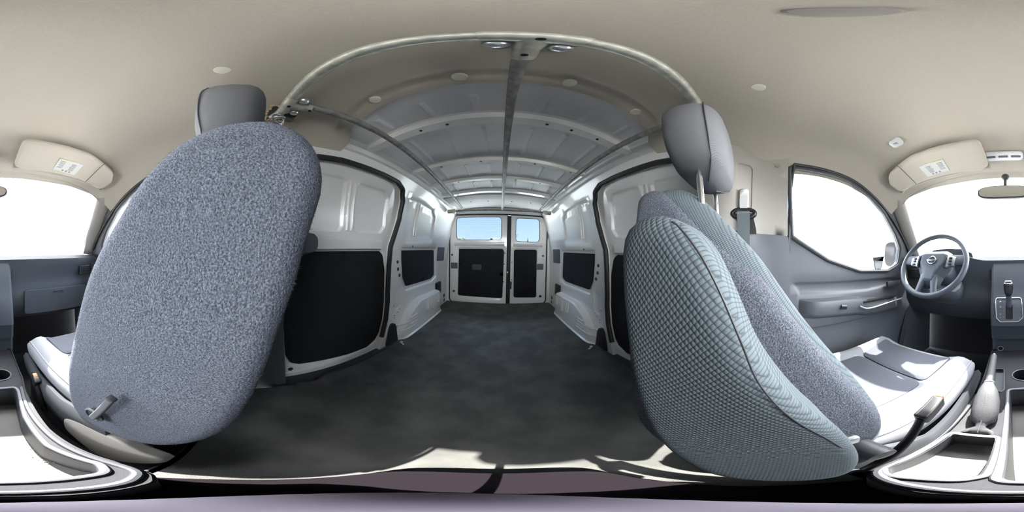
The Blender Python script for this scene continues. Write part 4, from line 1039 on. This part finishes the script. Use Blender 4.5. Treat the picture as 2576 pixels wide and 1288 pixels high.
for s in (-1, 1):
    spoke('wheel_spoke', (s*.080, .012), (s*.172, .018), .034, .028, M['dash'], st)
    bz = spoke('switch_bezel', (s*.083, .008), (s*.125, .006), .036, .024, M['silver'], st, .006)
    bm = newbm()
    for dv in (-.014, .004, .02): add_box(bm, wp_(s*.103, dv-.002, .019), (.016, .006, .011), .002, 2, Matrix((WX_, WN, WU)).transposed())
    finish(bm, 'switch_button', M['black'], bz)
spoke('wheel_spoke', (-.025, -.07), (-.045, -.170), .020, .012, M['dash'], st); spoke('wheel_spoke', (.025, -.07), (.045, -.170), .020, .012, M['dash'], st)
bm = newbm(); add_tube(bm, [wp_(.0215*math.cos(a), .010+.0215*math.sin(a), .0165) for a in np.linspace(0, 2*PI, 30, endpoint=False)], .0026, n=8, closed=True)
add_box(bm, wp_(0, .010, .0170), (.056, .005, .009), .0015, 2, Matrix((WX_, WN, WU)).transposed())
e_ = finish(bm, 'ring_emblem', M['steel'], hubo); e_['label'] = 'chrome ring emblem crossed by a bar'
tube('hub_seam', smooth_open([wp_(-.060, .045, .010), wp_(-.062, -.005, .012), wp_(-.035, -.055, .010)], 5), .0012, M['black'], hubo, n=6)
tube('hub_seam', smooth_open([wp_(.060, .045, .010), wp_(.062, -.005, .012), wp_(.035, -.055, .010)], 5), .0012, M['black'], hubo, n=6)
# column shroud belongs to the dashboard, stalks to the shroud
A = WC-WN*.03; B = Vector((.41, -.965, .60))
rr = []
for t, w_, h_ in ((0, .045, .040), (.15, .060, .055), (.6, .062, .060), (1, .07, .07)):
    P = A.lerp(B, t); rr.append([P+WX_*w_*math.copysign(abs(math.cos(a))**.7, math.cos(a))+WU*h_*math.copysign(abs(math.sin(a))**.7, math.sin(a)) for a in np.linspace(0, 2*PI, 20, endpoint=False)])
shr = loft('column_shroud', rr, M['dash'], da, angle=60)
tube('wiper_stalk', smooth_open([wp_(-.05, .02, -.045), wp_(-.11, .03, -.042), wp_(-.165, .035, -.035)], 4), .007, M['black'], shr, n=10)
tube('indicator_stalk', smooth_open([wp_(.05, .02, -.045), wp_(.11, .03, -.042), wp_(.16, .035, -.035)], 4), .007, M['black'], shr, n=10)
kn = loft('lower_column_cover', [[(.41-w_, y, z), (.41-w_*.8, y+.03, z-.018), (.41+w_*.8, y+.03, z-.018), (.41+w_, y, z), (.41+w_, y-.04, z+.03), (.41-w_, y-.04, z+.03)] for y, z, w_ in ((-.89, .545, .10), (-.90, .515, .11), (-.925, .475, .10), (-.94, .455, .07))], M['gtrim'], da, angle=60)

# ================================================================ things on the headliner
for s, px in ((1, ((2224, 440), (2232, 425), (2310, 386), (2402, 366), (2436, 370), (2452, 392), (2462, 430), (2380, 440), (2296, 478), (2270, 478))), (-1, None)):
    side = 'driver' if s > 0 else 'passenger'
    vo = fillet([(.115, -.525), (.38, -.515), (.535, -.545), (.565, -.59), (.565, -.675), (.14, -.700), (.105, -.675)], [.03, .05, .05, .03, .03, .02, .03], 5)
    if s < 0: vo = [(-x, y) for x, y in vo]
    def vz(x, y, s=s): return 1.203+.24*(y+.50)+interp(abs(x), HX, HZ)*.9+.0
    vs = sheet('visor_board', vo, lambda u, v, d: (u, v, vz(u, v)-.009+d), M['headl'], None, feats=[(vo, -.006, .012)], thick=.012, grid=.05, angle=60)
    T = thing('sun_visor', 'folded-up beige sun visor with a warning label above the %s side of the windscreen' % side, 'sun visor', (s*.34, -.6, 1.17), group=None)
    vs.parent = T; vs.matrix_parent_inverse = T.matrix_basis.inverted()
    lb = fillet([(s*.275, -.575), (s*.385, -.575), (s*.385, -.655), (s*.275, -.655)], .003, 2)
    l_ = sheet('warning_label', lb, lambda u, v, d: (u, v, vz(u, v)-.0165+d), M['label'], T, thick=.001, grid=.1)
    l_['label'] = 'pale warning label with lines of small print'
    bm = newbm(); rnd = random.Random(2)
    add_box(bm, (s*.33, -.580, vz(s*.33, -.58)-.0168), (.104, .008, .0008), 0, 1); finish(bm, 'label_band', M['labely'], l_)
    bm = newbm()
    for k in range(7):
        y = -.592-.007*k
        for cx_ in (.304, .356): add_box(bm, (s*(cx_+rnd.uniform(-.003, .003)), y, vz(s*cx_, y)-.0168), (rnd.uniform(.030, .044), .0022, .0006), 0, 1, Matrix.Rotation(math.atan(.24), 3, 'X'))
    for cx_ in (.318, .335, .352): add_box(bm, (s*cx_, -.646, vz(s*cx_, -.646)-.0168), (.009, .010, .0006), .001, 1, Matrix.Rotation(math.atan(.24), 3, 'X'))
    finish(bm, 'label_print', M['ink'], l_)
    p0 = (s*.555, -.70); bm = newbm()
    add_tube(bm, smooth_open([(s*.575, -.685, vz(.57, -.67)+.03), (s*.560, -.682, vz(.57, -.67)-.004), (s*.50, -.680, vz(.5, -.68)-.004), (s*.13, -.695, vz(.13, -.69)-.002)], 5), .0065, n=10); finish(bm, 'visor_rod', M['btrim'], T)
    bm = newbm(); add_box(bm, (s*.118, -.698, vz(.12, -.70)+.006), (.03, .02, .03), .006, 2); finish(bm, 'visor_hook', M['btrim'], T)
    bm = newbm(); add_tube(bm, [(s*.455, -.515, vz(.455, -.515)-.0150), (s*.458, -.60, vz(.458, -.6)-.0160), (s*.46, -.67, vz(.46, -.67)-.0150)], .0012, n=6); finish(bm, 'visor_seam', M['gtrim'], T)
# dome lamp with three lens fields
LZ = zhead(.04, -.655)
la = thing('map_lamp', 'oval white cab lamp on the headliner above the mirror', 'lamp', (.042, -.655, LZ))
lo_ = fillet([(-.040, -.632), (.122, -.632), (.122, -.676), (-.040, -.676)], .021, 6)
def lampz(v): return interp(v, HYa, HZa)-.004
sheet('lamp_housing', lo_, lambda u, v, d: (u, v, lampz(v)-.016+d), M['lamp'], la, feats=[(lo_, -.007, .010)], thick=.012, grid=.03, angle=60)
for cx_ in (-.010, .041, .092):
    sheet('lamp_lens', fillet([(cx_-.020, -.640), (cx_+.020, -.640), (cx_+.020, -.650), (cx_-.020, -.650)], .004, 3), lambda u, v, d: (u, v, lampz(v)-.0245+d), M['gtrim'], la, thick=.002, grid=.03)
# little microphone cover
mc = Vector((.405, -.450, zhead(.405, -.450)))
mo = thing('microphone_cover', 'small white rounded square cover with a grille on the headliner over the driver', 'cover', tuple(mc))
m0 = fillet([(.380, -.430), (.430, -.430), (.430, -.472), (.380, -.472)], .015, 5)
sheet('cover_shell', m0, lambda u, v, d: (u, v, zhead(u, v)-.008+d), M['lamp'], mo, feats=[(m0, -.004, .010)], thick=.008, grid=.02, angle=60)
bm = newbm()
for i in range(3):
    for j in range(3): add_box(bm, (.399+.006*i, -.445-.005*j, mc.z-.0125), (.004, .003, .001), 0, 1)
finish(bm, 'cover_grille', M['ink'], mo)
# interior mirror
mi = thing('rear_view_mirror', 'dark interior mirror on a stalk at the top of the windscreen', 'mirror', (.038, -.70, 1.08))
lathe('mirror_mount', [(.012, 0), (.020, .004), (.018, .02), (.010, .03)], (.038, -.775, 1.135), (0, .75, -.65), M['dtrim'], mi)
tube('mirror_stalk', smooth_open([(.038, -.765, 1.125), (.038, -.735, 1.085), (.038, -.715, 1.045)], 4), .008, M['dtrim'], mi, n=10)
mr_ = []
for y, k in ((-.722, .6), (-.715, .92), (-.700, 1.0), (-.690, .98)):
    mr_.append([(.042+.118*k*math.copysign(abs(math.cos(a))**.6, math.cos(a)), y, 1.012+.033*k*math.copysign(abs(math.sin(a))**.7, math.sin(a))) for a in np.linspace(0, 2*PI, 32, endpoint=False)])
loft('mirror_housing', mr_, M['dtrim'], mi, angle=60)
mf = [(.042+.110*math.copysign(abs(math.cos(a))**.6, math.cos(a)), 1.012+.028*math.copysign(abs(math.sin(a))**.7, math.sin(a))) for a in np.linspace(0, 2*PI, 32, endpoint=False)]
sheet('mirror_face', mf, lambda u, v, d: (u, -.6865-d, v), M['mirror'], mi, thick=.002, grid=.2)

# ================================================================ driver's seat belt on the pillar
sb = thing('seat_belt', 'grey seat belt hanging from its adjustable anchor on the driver side pillar', 'seat belt', (.70, .055, .9))
bx = lambda z: xp(.053, z)-.006
loft('height_adjuster', [[(bx(z)-.000, .053-w_, z), (bx(z)-d_, .053-w_*.8, z), (bx(z)-d_, .053+w_*.8, z), (bx(z)-.000, .053+w_, z)] for z, w_, d_ in ((.985, .012, .006), (.980, .018, .014), (.95, .019, .018), (.91, .019, .020), (.895, .016, .016))], M['label'], sb, angle=60)
bm = newbm(); add_tube(bm, [(bx(.88)-.012, .053+.044*math.copysign(abs(math.cos(a))**.8, math.cos(a)), .880+.017*math.sin(a)) for a in np.linspace(0, 2*PI, 30, endpoint=False)], .0095, n=10, closed=True)
finish(bm, 'belt_guide', M['black'], sb)
bm = newbm(); add_tube(bm, [(bx(.88)-.020, .020, .880), (bx(.88)-.020, .085, .880)], .005, n=10); finish(bm, 'guide_bar', M['steel'], sb)
loft('webbing', [[(x-.0012, y-.024, z), (x-.0012, y+.024, z), (x+.0012, y+.024, z), (x+.0012, y-.024, z)] for x, y, z in ((bx(.88)-.024, .053, .888), (bx(.8)-.028, .050, .80), (bx(.7)-.040, .045, .66), (bx(.6)-.046, .040, .5), (bx(.5)-.046, .035, .30), (bx(.5)-.04, .03, .05))], M['belt'], sb)
loft('inner_webbing', [[(x-.001, y-.020, z), (x-.001, y+.020, z), (x+.001, y+.020, z), (x+.001, y-.020, z)] for x, y, z in ((bx(.88)-.010, .035, .870), (bx(.8)-.004, .022, .82), (bx(.8)-.001, .020, .80))], M['rubber'], sb)

# ================================================================ slim camera support under the lens
mp = thing('monopod', 'slim lavender-grey monopod standing upright behind the console between the seats', 'monopod', (.015, 0, .03))
lathe('monopod_base', [(.006, 0), (.034, .0005), (.036, .006), (.030, .012), (.010, .018)], (.0150, 0, .030), (0, 0, 1), M['shade'], mp, 28)
lathe('monopod_pole', [(.0055, .046), (.0055, .40), (.0075, .405), (.0075, .44), (.0085, .445), (.0085, .56), (.0062, .60), (.0062, .628), (.003, .630)], (.0150, 0, 0), (0, 0, 1), M['shade'], mp, 20)

# ================================================================ outside
gr = struct(sheet('ground', [(-60, -60), (60, -60), (60, 60), (-60, 60)], lambda u, v, d: (u, v, -.52-d), M['asphalt'], thick=.1, grid=10, step=10), 'pale concrete ground outside the van')
def tree(x, y, h, r, lab, seed):
    T = thing('tree', lab, 'tree', (x, y, -.52)); rnd = random.Random(seed)
    tube('trunk', [(x, y, -.52), (x+.1, y, -.52+h*.4), (x, y, -.52+h*.7)], .14, M['bark'], T, n=8, rr=[.2, .14, .06])
    bm = newbm()
    for i in range(260):
        a = rnd.uniform(0, 2*PI); u = rnd.uniform(-1, 1); q = r*(rnd.random()**.4)
        c = Vector((x+q*math.cos(a)*math.sqrt(1-u*u), y+q*math.sin(a)*math.sqrt(1-u*u), -.52+h*.65+u*q*.6))
        s = rnd.uniform(.12, .3)*r*.5
        bmesh.ops.create_icosphere(bm, subdivisions=1, radius=s, matrix=Matrix.Translation(c) @ Matrix.Rotation(rnd.uniform(0, 6), 4, 'X') @ Matrix.Diagonal((1, 1, .6, 1)))
    finish(bm, 'crown', M['leaf'], T, smooth=False)
for i, (x, y, h, r, lab) in enumerate(((-8.2, 34, 4.9, 1.5, 'low hazy tree at the left edge of the wide rear window'), (-2.0, 40, 5.3, 1.6, 'low hazy tree at the middle of the wide rear window'), (.2, 36, 5.0, 1.3, 'low hazy tree at the right edge of the wide rear window'))):
    tree(x, y, h, r, lab, i+20)
hedge = newbm(); rnd = random.Random(9)
for i in range(420):
    x = rnd.uniform(-30, 30); bmesh.ops.create_icosphere(hedge, subdivisions=1, radius=rnd.uniform(.4, .9), matrix=Matrix.Translation((x, 46+rnd.uniform(-1, 1), -.4+rnd.uniform(0, 1.0))))
tag(finish(hedge, 'hedge', M['leaf'], None, smooth=False), 'long low hedge on the horizon behind the van', 'hedge')
# door mirrors
for s in (-1, 1):
    side = 'driver' if s > 0 else 'passenger'
    em = thing('door_mirror', 'dark outside door mirror seen through the %s window' % side, 'door mirror', (s*.86, -.94, .74))
    loft('mirror_shell', [[(s*(.86+.075*k*math.copysign(abs(math.cos(a))**.6, math.cos(a))), y, .755+.095*k*math.copysign(abs(math.sin(a))**.7, math.sin(a))) for a in np.linspace(0, 2*PI, 24, endpoint=False)] for y, k in ((-1.03, .35), (-1.0, .8), (-.95, 1.0), (-.925, 1.0), (-.925, .9))], M['black'], em, angle=50)
    bm = newbm(); add_box(bm, (s*.785, -.955, .69), (.05, .05, .04), .01, 2); finish(bm, 'mirror_foot', M['black'], em)

# ================================================================ carpet pile on the seats (short fibres, past counting)
def pile(parent, n, length, seed, label):
    me = parent.data; me.calc_loop_triangles(); rng = np.random.default_rng(seed)
    co = np.array([v.co[:] for v in me.vertices]); tr = np.array([t.vertices[:] for t in me.loop_triangles])
    A, B, Cc = co[tr[:, 0]], co[tr[:, 1]], co[tr[:, 2]]; nn = np.cross(B-A, Cc-A); ar_ = np.linalg.norm(nn, axis=1); nn = nn/np.maximum(ar_, 1e-12)[:, None]
    # outward side: away from the centre of the piece
    cen = co.mean(0); mid_ = (A+B+Cc)/3
    pn = np.array([t.normal[:] for t in me.loop_triangles])
    idx = rng.choice(len(tr), n, p=ar_/ar_.sum()); u = rng.random(n); v = rng.random(n); f_ = u+v > 1; u[f_] = 1-u[f_]; v[f_] = 1-v[f_]
    P = A[idx]+(B-A)[idx]*u[:, None]+(Cc-A)[idx]*v[:, None]; N = pn[idx]
    D = N+rng.normal(0, .55, (n, 3)); D /= np.linalg.norm(D, axis=1)[:, None]; L = length*(.5+rng.random(n))
    S = np.cross(D, rng.normal(0, 1, (n, 3))); S /= np.maximum(np.linalg.norm(S, axis=1), 1e-9)[:, None]
    K = np.cross(D, S)*.6; tip = P+D*L[:, None]+S*(L*rng.normal(0, .35, n))[:, None]
    w_ = .00022
    V = np.stack([P+S*w_, P-S*w_, tip], 1).reshape(-1, 3); F_ = np.arange(n*3).reshape(-1, 3)
    m2 = bpy.data.meshes.new('carpet_pile'); m2.from_pydata(V.tolist(), [], F_.tolist()); m2.materials.append(M['carpet'])
    o = bpy.data.objects.new('carpet_pile', m2); COL.objects.link(o); o.parent = parent; o['kind'] = 'stuff'; o['label'] = label
pile(pbk, 60000, .0026, 1, 'fuzzy fibres of the seat carpet')
pile(sp, 16000, .0026, 2, 'fuzzy fibres of the seat carpet')
